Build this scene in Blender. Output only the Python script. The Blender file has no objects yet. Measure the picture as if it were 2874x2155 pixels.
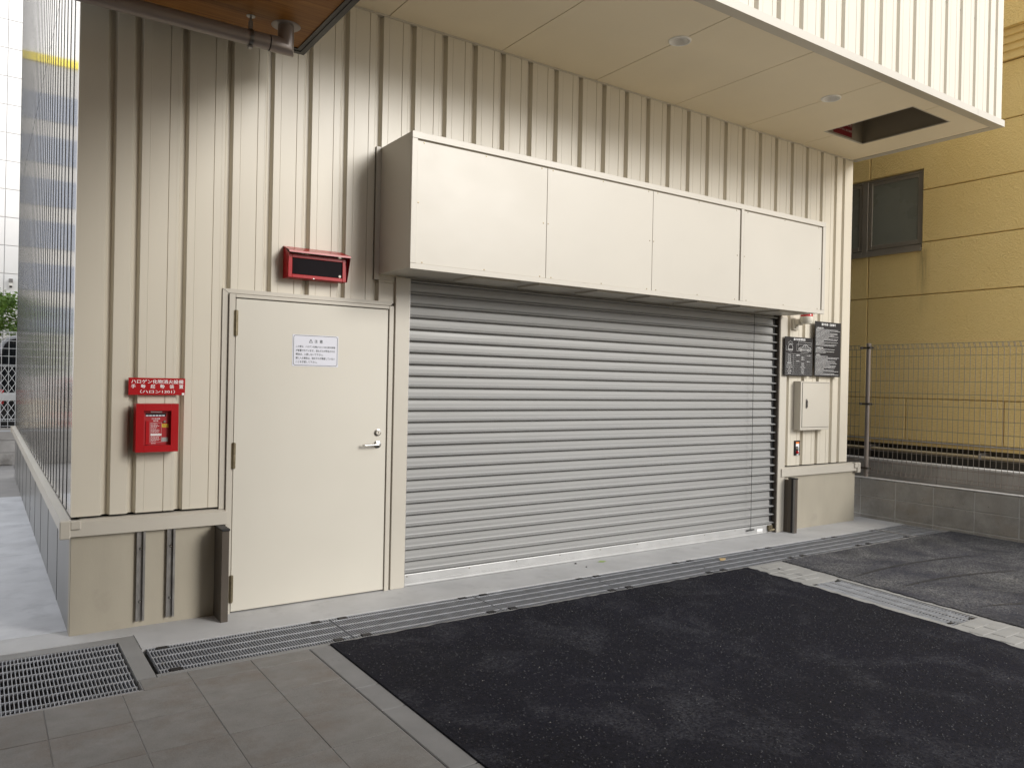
import bpy, bmesh, math, random
from mathutils import Vector, Matrix
R = math.radians
rnd = random.Random(7)
scene = bpy.context.scene
COL = scene.collection

# ------------------------------------------------------------------ camera
CAM = (-1.3897, -5.3025, 1.5861)
yaw, pit, rol = R(34.4613), R(-0.2124), R(1.1923)
F_ = Vector((math.sin(yaw) * math.cos(pit), math.cos(yaw) * math.cos(pit), math.sin(pit)))
R_ = Vector((math.cos(yaw), -math.sin(yaw), 0))
U_ = R_.cross(F_)
R2 = R_ * math.cos(rol) + U_ * math.sin(rol)
U2 = U_ * math.cos(rol) - R_ * math.sin(rol)
cam_data = bpy.data.cameras.new('camera')
cam = bpy.data.objects.new('camera', cam_data)
COL.objects.link(cam)
cam.matrix_world = Matrix(((R2.x, U2.x, -F_.x, CAM[0]), (R2.y, U2.y, -F_.y, CAM[1]), (R2.z, U2.z, -F_.z, CAM[2]), (0, 0, 0, 1)))
cam_data.sensor_width = 36
cam_data.lens = 2167.2 / 2874 * 36
cam_data.clip_start = 0.05
cam_data.clip_end = 1000
scene.camera = cam

# ------------------------------------------------------------------ sky and sun (bright overcast)
SUN_EL, SUN_AZ = 23, 29            # azimuth: degrees to the right of the facade's normal (-Y)
sx, sy, sz = math.sin(R(SUN_AZ)) * math.cos(R(SUN_EL)), -math.cos(R(SUN_AZ)) * math.cos(R(SUN_EL)), math.sin(R(SUN_EL))
world = bpy.data.worlds.new('World')
scene.world = world
world.use_nodes = True
wn, wl = world.node_tree.nodes, world.node_tree.links
bg = wn['Background']
sky = wn.new('ShaderNodeTexSky')
sky.sky_type = 'NISHITA'
sky.sun_disc = False
sky.sun_elevation = R(SUN_EL)
sky.sun_rotation = math.atan2(sx, sy)
sky.air_density = 1.0
sky.dust_density = 1.0
sky.ozone_density = 1.0
hs = wn.new('ShaderNodeHueSaturation')
hs.inputs['Saturation'].default_value = 0.42
wl.new(sky.outputs[0], hs.inputs['Color'])
# cloud cover evens the clear sky out
OVERCAST, CLOUD = 0.93, (5.3, 5.4, 5.65, 1)
cm = wn.new('ShaderNodeMix')
cm.data_type = 'RGBA'
cm.inputs[0].default_value = OVERCAST
cm.inputs[7].default_value = CLOUD
wl.new(hs.outputs[0], cm.inputs[6])
wl.new(cm.outputs[2], bg.inputs['Color'])
bg.inputs['Strength'].default_value = 0.13
sun_d = bpy.data.lights.new('sun', 'SUN')
sun_d.energy = 1.5
sun_d.angle = R(24)
sun_d.color = (1.0, 0.96, 0.9)
sun = bpy.data.objects.new('sun', sun_d)
COL.objects.link(sun)
sun.location = (6, -8, 12)
sun.rotation_euler = Vector((sx, sy, sz)).to_track_quat('Z', 'Y').to_euler()
scene.view_settings.view_transform = 'Standard'
scene.view_settings.look = 'None'
scene.view_settings.gamma = 1
scene.view_settings.use_curve_mapping = False
scene.view_settings.exposure = 0.96
scene.render.engine = 'CYCLES'
scene.cycles.use_denoising = True
scene.cycles.max_bounces = 8
scene.cycles.diffuse_bounces = 5
scene.cycles.sample_clamp_indirect = 8

# ------------------------------------------------------------------ materials
MATS = {}
def newmat(name):
    m = bpy.data.materials.new(name)
    m.use_nodes = True
    MATS[name] = m
    nt = m.node_tree
    b = nt.nodes['Principled BSDF']
    return m, nt.nodes, nt.links, b
def mixcol(n, l, fac, a, b, mode='MIX'):
    x = n.new('ShaderNodeMix')
    x.data_type = 'RGBA'
    x.blend_type = mode
    for sock, v in ((x.inputs[0], fac), (x.inputs[6], a), (x.inputs[7], b)):
        if hasattr(v, 'is_output'):
            l.new(v, sock)
        elif isinstance(v, (int, float)):
            sock.default_value = v
        else:
            sock.default_value = (*v, 1)
    return x.outputs[2]
def noise(n, l, scale, detail=4, rough=.55, vec=None, stretch=None, dist=0):
    t = n.new('ShaderNodeTexNoise')
    t.inputs['Scale'].default_value = scale
    t.inputs['Detail'].default_value = detail
    t.inputs['Roughness'].default_value = rough
    t.inputs['Distortion'].default_value = dist
    if vec is None:
        vec = n.new('ShaderNodeNewGeometry').outputs['Position']
    if stretch:
        mp = n.new('ShaderNodeMapping')
        mp.inputs['Scale'].default_value = stretch
        l.new(vec, mp.inputs['Vector'])
        vec = mp.outputs[0]
    l.new(vec, t.inputs['Vector'])
    return t.outputs['Fac']
def ramp(n, l, fac, p0, p1, c0=(0, 0, 0), c1=(1, 1, 1)):
    r = n.new('ShaderNodeValToRGB')
    r.color_ramp.elements[0].position = p0
    r.color_ramp.elements[1].position = p1
    r.color_ramp.elements[0].color = (*c0, 1)
    r.color_ramp.elements[1].color = (*c1, 1)
    l.new(fac, r.inputs[0])
    return r.outputs[0]
def bump(n, l, b, h, strength, dist=.01):
    x = n.new('ShaderNodeBump')
    x.inputs['Strength'].default_value = strength
    x.inputs['Distance'].default_value = dist
    l.new(h, x.inputs['Height'])
    l.new(x.outputs[0], b.inputs['Normal'])
def mat(name, col, rough=.5, metal=0, var=.05, vscale=2.5, bmp=0, bscale=150, stretch=None, spec=.5, rvar=.06, coat=0, dirt=None, dscale=6, dlo=.58, dhi=.75):
    m, n, l, b = newmat(name)
    f = noise(n, l, vscale, 5, stretch=stretch)
    lo = tuple(max(0, c * (1 - var)) for c in col)
    hi = tuple(min(1, c * (1 + var)) for c in col)
    c = ramp(n, l, f, .3, .7, lo, hi)
    if dirt:
        d = ramp(n, l, noise(n, l, dscale, 8, .65), dlo, dhi)
        c = mixcol(n, l, d, c, dirt)
    l.new(c, b.inputs['Base Color'])
    rr = n.new('ShaderNodeMapRange')
    l.new(f, rr.inputs[0])
    rr.inputs[1].default_value, rr.inputs[2].default_value = .3, .7
    rr.inputs[3].default_value, rr.inputs[4].default_value = max(.02, rough - rvar), min(1, rough + rvar)
    l.new(rr.outputs[0], b.inputs['Roughness'])
    b.inputs['Metallic'].default_value = metal
    b.inputs['Specular IOR Level'].default_value = spec
    b.inputs['Coat Weight'].default_value = coat
    if bmp:
        bump(n, l, b, noise(n, l, bscale, 3), bmp, .004)
    return m
CREAM = (0.605, 0.562, 0.472)
mat('cream_steel', CREAM, .34, var=.02, vscale=.8, stretch=(2, 2, .6), rvar=.04, spec=.5)
mat('flank_joint', (0.02, 0.019, 0.018), .5)
mat('cream_paint', (0.50, 0.468, 0.405), .36, var=.025, vscale=1.2, rvar=.06, bmp=.6, bscale=2.2)
mat('cream_door', (0.565, 0.537, 0.47), .42, var=.02, vscale=.9, rvar=.08, bmp=.6, bscale=2.0)
mat('plinth_paint', (0.38, 0.345, 0.275), .55, var=.06, vscale=2.2, stretch=(2, 2, .8), bmp=.12, bscale=90, dirt=(.28, .25, .205), dscale=3.5, dlo=.6, dhi=.95)
mat('soffit_board_paint', (0.82, 0.735, 0.57), .6, var=.03, vscale=1.5, bmp=.05, bscale=200)
mat('shutter_steel', (0.285, 0.285, 0.28), .5, metal=.12, var=.05, vscale=3, stretch=(.3, 1, 4), rvar=.08, dirt=(.42, .42, .41), dscale=22, dlo=.70, dhi=.76)
mat('aluminium', (0.46, 0.46, 0.455), .42, metal=.4, var=.05, vscale=6)
mat('stainless', (0.55, 0.54, 0.52), .22, metal=1, var=.04, vscale=20)
mat('hinge_metal', (0.22, 0.185, 0.12), .35, metal=.8, var=.2, vscale=40)
mat('rail_steel', (0.30, 0.29, 0.28), .4, metal=.75, var=.12, vscale=12)
mat('bronze', (0.105, 0.088, 0.072), .42, metal=.35, var=.06, vscale=8, dirt=(.16, .14, .12), dscale=30, dlo=.66, dhi=.8)
mat('black_rubber', (0.012, 0.012, 0.013), .55, var=.2)
mat('dark_gap', (0.015, 0.014, 0.012), .9, var=.2)
mat('red_paint', (0.37, 0.004, 0.008), .3, var=.05, vscale=3, spec=.35)
mat('red_panel', (0.36, 0.010, 0.016), .4, var=.05)
mat('dark_glass', (0.006, 0.003, 0.004), .06, var=.1, spec=.1)
mat('white_print', (0.80, 0.80, 0.80), .5, var=.01)
mat('black_print', (0.02, 0.03, 0.028), .6, var=.05)
mat('yellow_print', (0.75, 0.48, 0.02), .5, var=.03)
mat('orange_print', (0.80, 0.22, 0.04), .5, var=.03)
mat('notice_sheet', (0.62, 0.63, 0.70), .45, var=.015)
mat('sign_black', (0.017, 0.0155, 0.0165), .5, var=.06, spec=.2)
mat('off_white_plastic', (0.66, 0.63, 0.55), .4, var=.03)
mat('red_lens', (0.45, 0.01, 0.015), .15, var=.05)
mat('white_enamel', (0.86, 0.855, 0.84), .3, var=.02)
mat('lamp_lens', (0.22, 0.21, 0.2), .15, var=.1)
mat('grate_steel', (0.38, 0.39, 0.415), .5, metal=.25, var=.15, vscale=14, dirt=(.30, .29, .27), dscale=25, dlo=.55, dhi=.75)
mat('grate_dull', (0.30, 0.31, 0.33), .5, metal=.3, var=.15, vscale=14)
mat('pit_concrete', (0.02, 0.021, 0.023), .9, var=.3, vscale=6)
mat('conc_apron', (0.46, 0.46, 0.46), .8, var=.09, vscale=3, bmp=.15, bscale=120, dirt=(.33, .33, .33), dscale=5, dlo=.55, dhi=.85)
mat('conc_collar', (0.25, 0.247, 0.24), .85, var=.08, vscale=5, bmp=.2, bscale=150, dirt=(.19, .187, .18), dscale=7)
mat('conc_path', (0.55, 0.56, 0.58), .8, var=.12, vscale=2.5, bmp=.15, bscale=100, dirt=(.42, .43, .45), dscale=4, dlo=.5, dhi=.75)
mat('conc_kerb', (0.22, 0.217, 0.213), .85, var=.1, vscale=6, bmp=.2, bscale=160, dirt=(.155, .152, .15), dscale=9, dlo=.6, dhi=.75)
mat('conc_strip', (0.31, 0.305, 0.29), .85, var=.09, vscale=5, bmp=.2, bscale=140, dirt=(.22, .213, .20), dscale=8, dlo=.6, dhi=.8)
mat('block_mortar', (0.44, 0.43, 0.41), .9, var=.15, vscale=8)
mat('aggregate_dark', (0.014, 0.0138, 0.0185), .6, var=.9, vscale=60)
mat('aggregate_mid', (0.09, 0.088, 0.088), .7, var=.8, vscale=60)
mat('aggregate_pale', (0.22, 0.21, 0.20), .8, var=.5, vscale=40)
mat('tyre_mark', (0.020, 0.020, 0.023), .7, var=.5, vscale=30)
mat('grout', (0.30, 0.29, 0.28), .9, var=.1)
mat('wire_steel', (0.20, 0.172, 0.145), .4, metal=.3, var=.1)
mat('fence_steel', (0.33, 0.29, 0.26), .38, metal=.4, var=.1)
mat('window_frame', (0.40, 0.355, 0.285), .4, metal=.5, var=.06)
mat('frosted_glass', (0.21, 0.215, 0.175), .28, var=.12, vscale=1.5, bmp=.1, bscale=220)
mat('footing', (0.055, 0.052, 0.046), .9, var=.25, vscale=3, bmp=.3, bscale=40)
mat('low_wall_concrete', (0.38, 0.36, 0.335), .85, var=.2, vscale=3, bmp=.25, bscale=60, dirt=(.20, .185, .165), dscale=2.5, dlo=.55, dhi=.75)
mat('white_mortar', (0.62, 0.61, 0.59), .8, var=.08, vscale=10)
mat('conduit', (0.46, 0.38, 0.24), .45, var=.08)
mat('flashing_light', (0.55, 0.52, 0.45), .5, var=.08)
mat('pipe_paint', (0.24, 0.205, 0.185), .33, metal=.25, var=.05)
mat('canopy_black', (0.014, 0.013, 0.012), .4, var=.1)
mat('canopy_roof', (0.10, 0.10, 0.10), .6)
mat('white_cladding', (0.80, 0.80, 0.80), .5, var=.02)
mat('joint_grey', (0.62, 0.62, 0.62), .8)
mat('white_fence', (0.66, 0.67, 0.67), .4, var=.04)
mat('dark_car_paint', (0.012, 0.013, 0.015), .15, coat=.5)
mat('white_car_paint', (0.70, 0.70, 0.70), .2, coat=.5)
mat('red_car_paint', (0.40, 0.01, 0.03), .18, coat=.5)
mat('car_glass', (0.008, 0.010, 0.012), .05)
mat('tyre', (0.02, 0.02, 0.02), .8)
mat('yellow_band', (0.75, 0.62, 0.05), .5)
mat('far_wall', (0.38, 0.375, 0.37), .6)
mat('far_wall_white', (0.75, 0.75, 0.76), .6)
mat('blue_window', (0.17, 0.20, 0.27), .3)
mat('blocker_render', (0.46, 0.41, 0.33), .7, var=.05)
mat('shaft_grey', (0.25, 0.22, 0.17), .7, var=.06)
mat('shaded_red', (0.16, 0.004, 0.008), .5)  # sign red with the hatch's shade put into the colour
mat('shaded_print', (0.45, 0.36, 0.34), .6)  # white lettering dimmed in its colour for the hatch's shade
mat('plinth_side', (0.17, 0.167, 0.16), .3, var=.03, vscale=1, rvar=.03)  # plinth paint again, the side's darker reflection put into the colour
mat('ground_street', (0.56, 0.48, 0.35), .9, var=.1)
mat('bark', (0.11, 0.08, 0.05), .9, var=.2, vscale=12)
mat('dry_leaf', (0.50, 0.36, 0.17), .7)
mat('green_tape', (0.30, 0.42, 0.12), .6)
mat('blue_chalk', (0.25, 0.42, 0.62), .8)

def m_flank():
    m, n, l, b = newmat('cream_gloss')
    b.inputs['Base Color'].default_value = (.74, .735, .715, 1)
    b.inputs['Metallic'].default_value = .8
    b.inputs['Roughness'].default_value = .10
    bump(n, l, b, noise(n, l, 1.0, 3, .6, None, (1, 26, .35)), .05, .02)
m_flank()
def m_asphalt(name, base, dust, lo, hi, dscale, speck=.5):
    m, n, l, b = newmat(name)
    pos = n.new('ShaderNodeNewGeometry').outputs['Position']
    fine = noise(n, l, 48, 5, .85, pos)
    c = ramp(n, l, fine, .34, .70, tuple(x * .30 for x in base), tuple(x * 2.3 for x in base))
    big = ramp(n, l, noise(n, l, 1.1, 6, .6, pos), .35, .7)
    c = mixcol(n, l, big, c, mixcol(n, l, .5, c, (base[0] * 1.15, base[1] * 1.15, base[2] * 1.6)))
    d1 = ramp(n, l, noise(n, l, dscale, 9, .68, pos, dist=.6), lo, hi)
    d2 = ramp(n, l, noise(n, l, 70, 4, .6, pos), .40, .62)
    mm = n.new('ShaderNodeMath'); mm.operation = 'MULTIPLY'
    l.new(d1, mm.inputs[0]); l.new(d2, mm.inputs[1])
    c = mixcol(n, l, mm.outputs[0], c, dust)
    vo = n.new('ShaderNodeTexVoronoi')
    vo.inputs['Scale'].default_value = 42
    l.new(pos, vo.inputs['Vector'])
    sp = ramp(n, l, vo.outputs['Distance'], .12, .28, (1, 1, 1), (0, 0, 0))
    wn_ = n.new('ShaderNodeTexWhiteNoise'); l.new(vo.outputs['Color'], wn_.inputs['Vector'])
    sel = ramp(n, l, wn_.outputs['Value'], .955, .985)
    m2 = n.new('ShaderNodeMath'); m2.operation = 'MULTIPLY'
    l.new(sp, m2.inputs[0]); l.new(sel, m2.inputs[1])
    m3 = n.new('ShaderNodeMath'); m3.operation = 'MULTIPLY'; m3.inputs[1].default_value = speck
    l.new(m2.outputs[0], m3.inputs[0])
    c = mixcol(n, l, m3.outputs[0], c, (.34, .33, .31))
    l.new(c, b.inputs['Base Color'])
    b.inputs['Roughness'].default_value = .82
    b.inputs['Specular IOR Level'].default_value = .16
    bump(n, l, b, noise(n, l, 75, 4, .75, pos), .9, .012)
m_asphalt('asphalt_new', (.0085, .0084, .0125), (.105, .106, .118), .50, .86, 2.3, .12)
m_asphalt('asphalt_old', (.042, .042, .046), (.27, .265, .255), .36, .72, 2.0, .4)

def m_tile():
    m, n, l, b = newmat('paving_tile')
    pos = n.new('ShaderNodeNewGeometry').outputs['Position']
    oi = n.new('ShaderNodeObjectInfo')
    add = n.new('ShaderNodeVectorMath'); add.operation = 'ADD'
    l.new(pos, add.inputs[0])
    cx = n.new('ShaderNodeCombineXYZ')
    mu = n.new('ShaderNodeMath'); mu.operation = 'MULTIPLY'; mu.inputs[1].default_value = 37
    l.new(oi.outputs['Random'], mu.inputs[0]); l.new(mu.outputs[0], cx.inputs[2]); l.new(cx.outputs[0], add.inputs[1])
    v = add.outputs[0]
    c = ramp(n, l, noise(n, l, 7, 8, .62, v, (1, 1.4, 1)), .3, .72, (.182, .172, .158), (.285, .274, .258))
    c = mixcol(n, l, ramp(n, l, noise(n, l, 3.2, 7, .7, v), .47, .70), c, (.165, .118, .085))
    c = mixcol(n, l, ramp(n, l, oi.outputs['Random'], 0, 1, (0, 0, 0), (.35, .35, .35)), c, (.165, .155, .142))
    c = mixcol(n, l, .35, c, ramp(n, l, noise(n, l, 260, 2, .5, v), .3, .7, (.11, .107, .103), (.28, .273, .26)))
    l.new(c, b.inputs['Base Color'])
    b.inputs['Roughness'].default_value = .72
    bump(n, l, b, noise(n, l, 60, 5, .6, v), .25, .004)
m_tile()
def m_block():
    m, n, l, b = newmat('concrete_block')
    pos = n.new('ShaderNodeNewGeometry').outputs['Position']
    oi = n.new('ShaderNodeObjectInfo')
    c = ramp(n, l, noise(n, l, 5, 8, .65, pos), .3, .72, (.145, .136, .12), (.46, .44, .40))
    c = mixcol(n, l, ramp(n, l, noise(n, l, 2.2, 6, .6, pos, (1, 1, 1.6)), .5, .78), c, (.25, .195, .135))
    c = mixcol(n, l, ramp(n, l, oi.outputs['Random'], 0, 1, (0, 0, 0), (.5, .5, .5)), c, (.31, .30, .275))
    c = mixcol(n, l, .4, c, ramp(n, l, noise(n, l, 240, 2, .5, pos), .3, .7, (.13, .122, .11), (.46, .445, .41)))
    c = mixcol(n, l, ramp(n, l, noise(n, l, 38, 3, .7, pos), .66, .74), c, (.12, .112, .10))
    l.new(c, b.inputs['Base Color'])
    b.inputs['Roughness'].default_value = .9
    bump(n, l, b, noise(n, l, 120, 4, .7, pos), .5, .006)
m_block()
def m_tan(name, c0, c1, bs):
    m, n, l, b = newmat(name)
    pos = n.new('ShaderNodeNewGeometry').outputs['Position']
    c = ramp(n, l, noise(n, l, 1.2, 7, .6, pos, (1, 1, .7)), .3, .7, c0, c1)
    c = mixcol(n, l, ramp(n, l, noise(n, l, .9, 5, .6, pos, (1, 1, .35)), .58, .85), c, tuple(x * .78 for x in c0))
    sep = n.new('ShaderNodeSeparateXYZ'); l.new(pos, sep.inputs[0])
    def mr(v, a0, a1, b0, b1):
        x = n.new('ShaderNodeMapRange'); l.new(v, x.inputs[0])
        for k_, q_ in zip((1, 2, 3, 4), (a0, a1, b0, b1)): x.inputs[k_].default_value = q_
        return x.outputs[0]
    def mul(a, b_):
        x = n.new('ShaderNodeMath'); x.operation = 'MULTIPLY'; l.new(a, x.inputs[0]); l.new(b_, x.inputs[1]); return x.outputs[0]
    side = mul(mr(sep.outputs['Y'], -.24, -.15, 0, 1), mr(sep.outputs['Y'], -.14, -.04, 1, 0))
    down = mul(mr(sep.outputs['Z'], 2.45, 3.34, 0, .75), mr(sep.outputs['Z'], 3.34, 3.40, 1, 0))
    streak = mul(mul(side, down), ramp(n, l, noise(n, l, 9, 5, .6, pos, (1, 3, .25)), .3, .65))
    c = mixcol(n, l, streak, c, (.20, .13, .05))
    l.new(c, b.inputs['Base Color'])
    b.inputs['Roughness'].default_value = .7
    vo = n.new('ShaderNodeTexVoronoi'); vo.feature = 'SMOOTH_F1'
    vo.inputs['Scale'].default_value = 62
    l.new(pos, vo.inputs['Vector'])
    a = n.new('ShaderNodeMath'); a.operation = 'ADD'
    l.new(vo.outputs['Distance'], a.inputs[0]); l.new(noise(n, l, 95, 4, .6, pos), a.inputs[1])
    bump(n, l, b, a.outputs[0], bs, .012)
m_tan('tan_stucco', (.78, .575, .22), (.84, .64, .27), .6)
m_tan('tan_moulding', (.76, .56, .22), (.82, .62, .265), .3)
def m_wood():
    m, n, l, b = newmat('wood_soffit')
    pos = n.new('ShaderNodeNewGeometry').outputs['Position']
    g = noise(n, l, 14, 6, .6, pos, (.12, 5, 5), dist=.4)
    c = ramp(n, l, g, .3, .7, (.15, .058, .010), (.36, .165, .036))
    g2 = noise(n, l, 3, 4, .5, pos, (.2, 2.5, 1))
    c = mixcol(n, l, ramp(n, l, g2, .35, .7, (0, 0, 0), (.5, .5, .5)), c, (.20, .078, .012))
    l.new(c, b.inputs['Base Color'])
    b.inputs['Roughness'].default_value = .5
    b.inputs['Specular IOR Level'].default_value = .2
m_wood()
def m_leaf(name, a, c):
    m, n, l, b = newmat(name)
    cc = ramp(n, l, noise(n, l, 5, 3), .3, .7, a, c)
    l.new(cc, b.inputs['Base Color'])
    b.inputs['Roughness'].default_value = .5
    b.inputs['Subsurface Weight'].default_value = 0
    tr = n.new('ShaderNodeBsdfTranslucent')
    l.new(cc, tr.inputs[0])
    mx = n.new('ShaderNodeMixShader'); mx.inputs[0].default_value = .35
    l.new(b.outputs[0], mx.inputs[1]); l.new(tr.outputs[0], mx.inputs[2])
    l.new(mx.outputs[0], n['Material Output'].inputs['Surface'])
m_leaf('leaf_green', (.07, .14, .02), (.17, .28, .05))

# ------------------------------------------------------------------ mesh helpers
ORG = {}
class MB:
    def __init__(s):
        s.v, s.f = [], []
    def add(s, vs, fs):
        o = len(s.v)
        s.v += [tuple(p) for p in vs]
        s.f += [tuple(i + o for i in q) for q in fs]
        return s
    def box(s, x0, x1, y0, y1, z0, z1):
        return s.add([(x, y, z) for z in (z0, z1) for y in (y0, y1) for x in (x0, x1)],
                     [(0, 2, 3, 1), (4, 5, 7, 6), (0, 1, 5, 4), (2, 6, 7, 3), (0, 4, 6, 2), (1, 3, 7, 5)])
    def cbox(s, x0, x1, y0, y1, z0, z1, b=.003):
        c = ((x0 + x1) / 2, (y0 + y1) / 2, (z0 + z1) / 2)
        h = ((x1 - x0) / 2, (y1 - y0) / 2, (z1 - z0) / 2)
        idx, vs = {}, []
        for sx_ in (-1, 1):
            for sy_ in (-1, 1):
                for sz_ in (-1, 1):
                    sg = (sx_, sy_, sz_)
                    for ax in range(3):
                        idx[(sg, ax)] = len(vs)
                        vs.append(tuple(c[i] + sg[i] * (h[i] - (0 if i == ax else b)) for i in range(3)))
        fs = []
        for ax in range(3):
            u, w = (ax + 1) % 3, (ax + 2) % 3
            for sg0 in (-1, 1):
                q = []
                for a, d in ((-1, -1), (1, -1), (1, 1), (-1, 1)):
                    sg = [0, 0, 0]; sg[ax] = sg0; sg[u] = a; sg[w] = d
                    q.append(idx[(tuple(sg), ax)])
                fs.append(q if sg0 > 0 else q[::-1])
            for a in (-1, 1):
                for d in (-1, 1):
                    lo = [0, 0, 0]; lo[u] = a; lo[w] = d
                    hi = list(lo); lo[ax] = -1; hi[ax] = 1
                    lo, hi = tuple(lo), tuple(hi)
                    q = [idx[(lo, u)], idx[(hi, u)], idx[(hi, w)], idx[(lo, w)]]
                    fs.append(q if a * d < 0 else q[::-1])
        for sx_ in (-1, 1):
            for sy_ in (-1, 1):
                for sz_ in (-1, 1):
                    sg = (sx_, sy_, sz_)
                    q = [idx[(sg, 0)], idx[(sg, 1)], idx[(sg, 2)]]
                    fs.append(q if sx_ * sy_ * sz_ > 0 else q[::-1])
        return s.add(vs, fs)
    def prism(s, poly, ax, a0, a1, caps=True):
        """poly: 2-D points in the other two axes (in xyz order), extruded along ax from a0 to a1"""
        def P(p, a):
            q = list(p); q.insert('xyz'.index(ax), a); return tuple(q)
        k = len(poly)
        vs = [P(p, a0) for p in poly] + [P(p, a1) for p in poly]
        fs = [(i, (i + 1) % k, k + (i + 1) % k, k + i) for i in range(k)]
        if caps:
            fs += [tuple(range(k))[::-1], tuple(range(k, 2 * k))]
        return s.add(vs, fs)
    def sheet(s, line, ax, a0, a1):
        def P(p, a):
            q = list(p); q.insert('xyz'.index(ax), a); return tuple(q)
        k = len(line)
        return s.add([P(p, a0) for p in line] + [P(p, a1) for p in line], [(i, i + 1, k + i + 1, k + i) for i in range(k - 1)])
    def tube(s, pts, r, n=8, caps=True):
        pts = [Vector(p) for p in pts]
        rings = []
        up = None
        for i, p in enumerate(pts):
            d = (pts[min(i + 1, len(pts) - 1)] - pts[max(i - 1, 0)]).normalized()
            if up is None:
                up = Vector((0, 0, 1)) if abs(d.z) < .9 else Vector((1, 0, 0))
            a = d.cross(up).normalized()
            c = a.cross(d).normalized()
            up = c
            rr = r[i] if isinstance(r, (list, tuple)) else r
            rings.append([p + (a * math.cos(2 * math.pi * k / n) + c * math.sin(2 * math.pi * k / n)) * rr for k in range(n)])
        vs = [q for g in rings for q in g]
        fs = []
        for i in range(len(pts) - 1):
            for k in range(n):
                fs.append((i * n + k, i * n + (k + 1) % n, (i + 1) * n + (k + 1) % n, (i + 1) * n + k))
        if caps:
            fs += [tuple(range(n))[::-1], tuple(range((len(pts) - 1) * n, len(pts) * n))]
        return s.add(vs, fs)
    def lathe(s, prof, c, ax='z', n=24):
        """prof: (radius, height) pairs revolved about axis ax through c"""
        vs, fs = [], []
        for (r, h) in prof:
            for k in range(n):
                a = 2 * math.pi * k / n
                u, w = r * math.cos(a), r * math.sin(a)
                p = {'z': (u, w, h), 'y': (u, h, w), 'x': (h, u, w)}[ax]
                vs.append((c[0] + p[0], c[1] + p[1], c[2] + p[2]))
        for i in range(len(prof) - 1):
            for k in range(n):
                fs.append((i * n + k, i * n + (k + 1) % n, (i + 1) * n + (k + 1) % n, (i + 1) * n + k))
        return s.add(vs, fs)
    def mesh(s, name, smooth=False, org=(0, 0, 0), angle=None):
        me = bpy.data.meshes.new(name)
        me.from_pydata([(p[0] - org[0], p[1] - org[1], p[2] - org[2]) for p in s.v], [], s.f)
        bm = bmesh.new(); bm.from_mesh(me)
        bmesh.ops.recalc_face_normals(bm, faces=bm.faces)
        bm.to_mesh(me); bm.free()
        if smooth:
            me.polygons.foreach_set('use_smooth', [True] * len(me.polygons))
            me.set_sharp_from_angle(angle=R(angle or 40))
        me.update()
        return me
    def build(s, name, m, parent=None, smooth=False, angle=None):
        org = ORG.get(parent.name, (0, 0, 0)) if parent else (0, 0, 0)
        me = s.mesh(name, smooth, org, angle)
        return put(name, me, m, parent)
def put(name, me, m, parent=None, loc=None):
    if m and not me.materials:
        me.materials.append(MATS[m])
    o = bpy.data.objects.new(name, me)
    COL.objects.link(o)
    if parent:
        o.parent = parent
        ORG[o.name] = ORG.get(parent.name, (0, 0, 0))
        if loc:
            g = ORG[o.name]
            o.location = (loc[0] - g[0], loc[1] - g[1], loc[2] - g[2])
            ORG[o.name] = tuple(loc)
    elif loc:
        o.location = loc
    return o
def thing(name, label, cat, loc=(0, 0, 0), group=None, kind=None):
    o = bpy.data.objects.new(name, None)
    COL.objects.link(o)
    o.location = loc
    o.empty_display_size = .1
    ORG[o.name] = tuple(loc)
    return tag(o, label, cat, group, kind)
def tag(o, label=None, cat=None, group=None, kind=None):
    if label: o['label'] = label
    if cat: o['category'] = cat
    if group: o['group'] = group
    if kind: o['kind'] = kind
    return o
def struct(name, mb, m, label=None, smooth=False):
    o = mb.build(name, m, None, smooth)
    o['kind'] = 'structure'
    if label: o['label'] = label
    ORG[o.name] = (0, 0, 0)
    return o
BOLD = .012
def text_mb(txt, x0, x1, z, h, y, align='fit'):
    """lettering that faces -Y: fitted between x0 and x1 (or centred / left at height h), baseline z, cap height about h"""
    cu = bpy.data.curves.new('t', 'FONT')
    cu.body = txt
    cu.size = 1
    cu.resolution_u = 2
    cu.offset = BOLD
    ob = bpy.data.objects.new('t', cu)
    COL.objects.link(ob)
    dg = bpy.context.evaluated_depsgraph_get()
    me = bpy.data.meshes.new_from_object(ob.evaluated_get(dg))
    mb = MB()
    if len(me.vertices):
        xs = [v.co.x for v in me.vertices]; ys = [v.co.y for v in me.vertices]
        ax, bx, ay, by = min(xs), max(xs), min(ys), max(ys)
        sc = h / max(by - ay, 1e-6)
        if align == 'fit':
            sxx = (x1 - x0) / (bx - ax); ox = x0
        elif align == 'c':
            sxx = sc; ox = (x0 + x1) / 2 - sc * (bx - ax) / 2
        else:
            sxx = sc; ox = x0
        mb.add([(ox + (v.co.x - ax) * sxx, y, z + (v.co.y - ay) * sc) for v in me.vertices], [tuple(p.vertices) for p in me.polygons])
    bpy.data.objects.remove(ob); bpy.data.meshes.remove(me); bpy.data.curves.remove(cu)
    return mb
def join(*mbs):
    r = MB()
    for m_ in mbs:
        r.add(m_.v, m_.f)
    return r
def flat(mb, x0, x1, z0, z1, y):
    return mb.add([(x0, y, z0), (x1, y, z0), (x1, y, z1), (x0, y, z1)], [(0, 1, 2, 3)])
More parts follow.
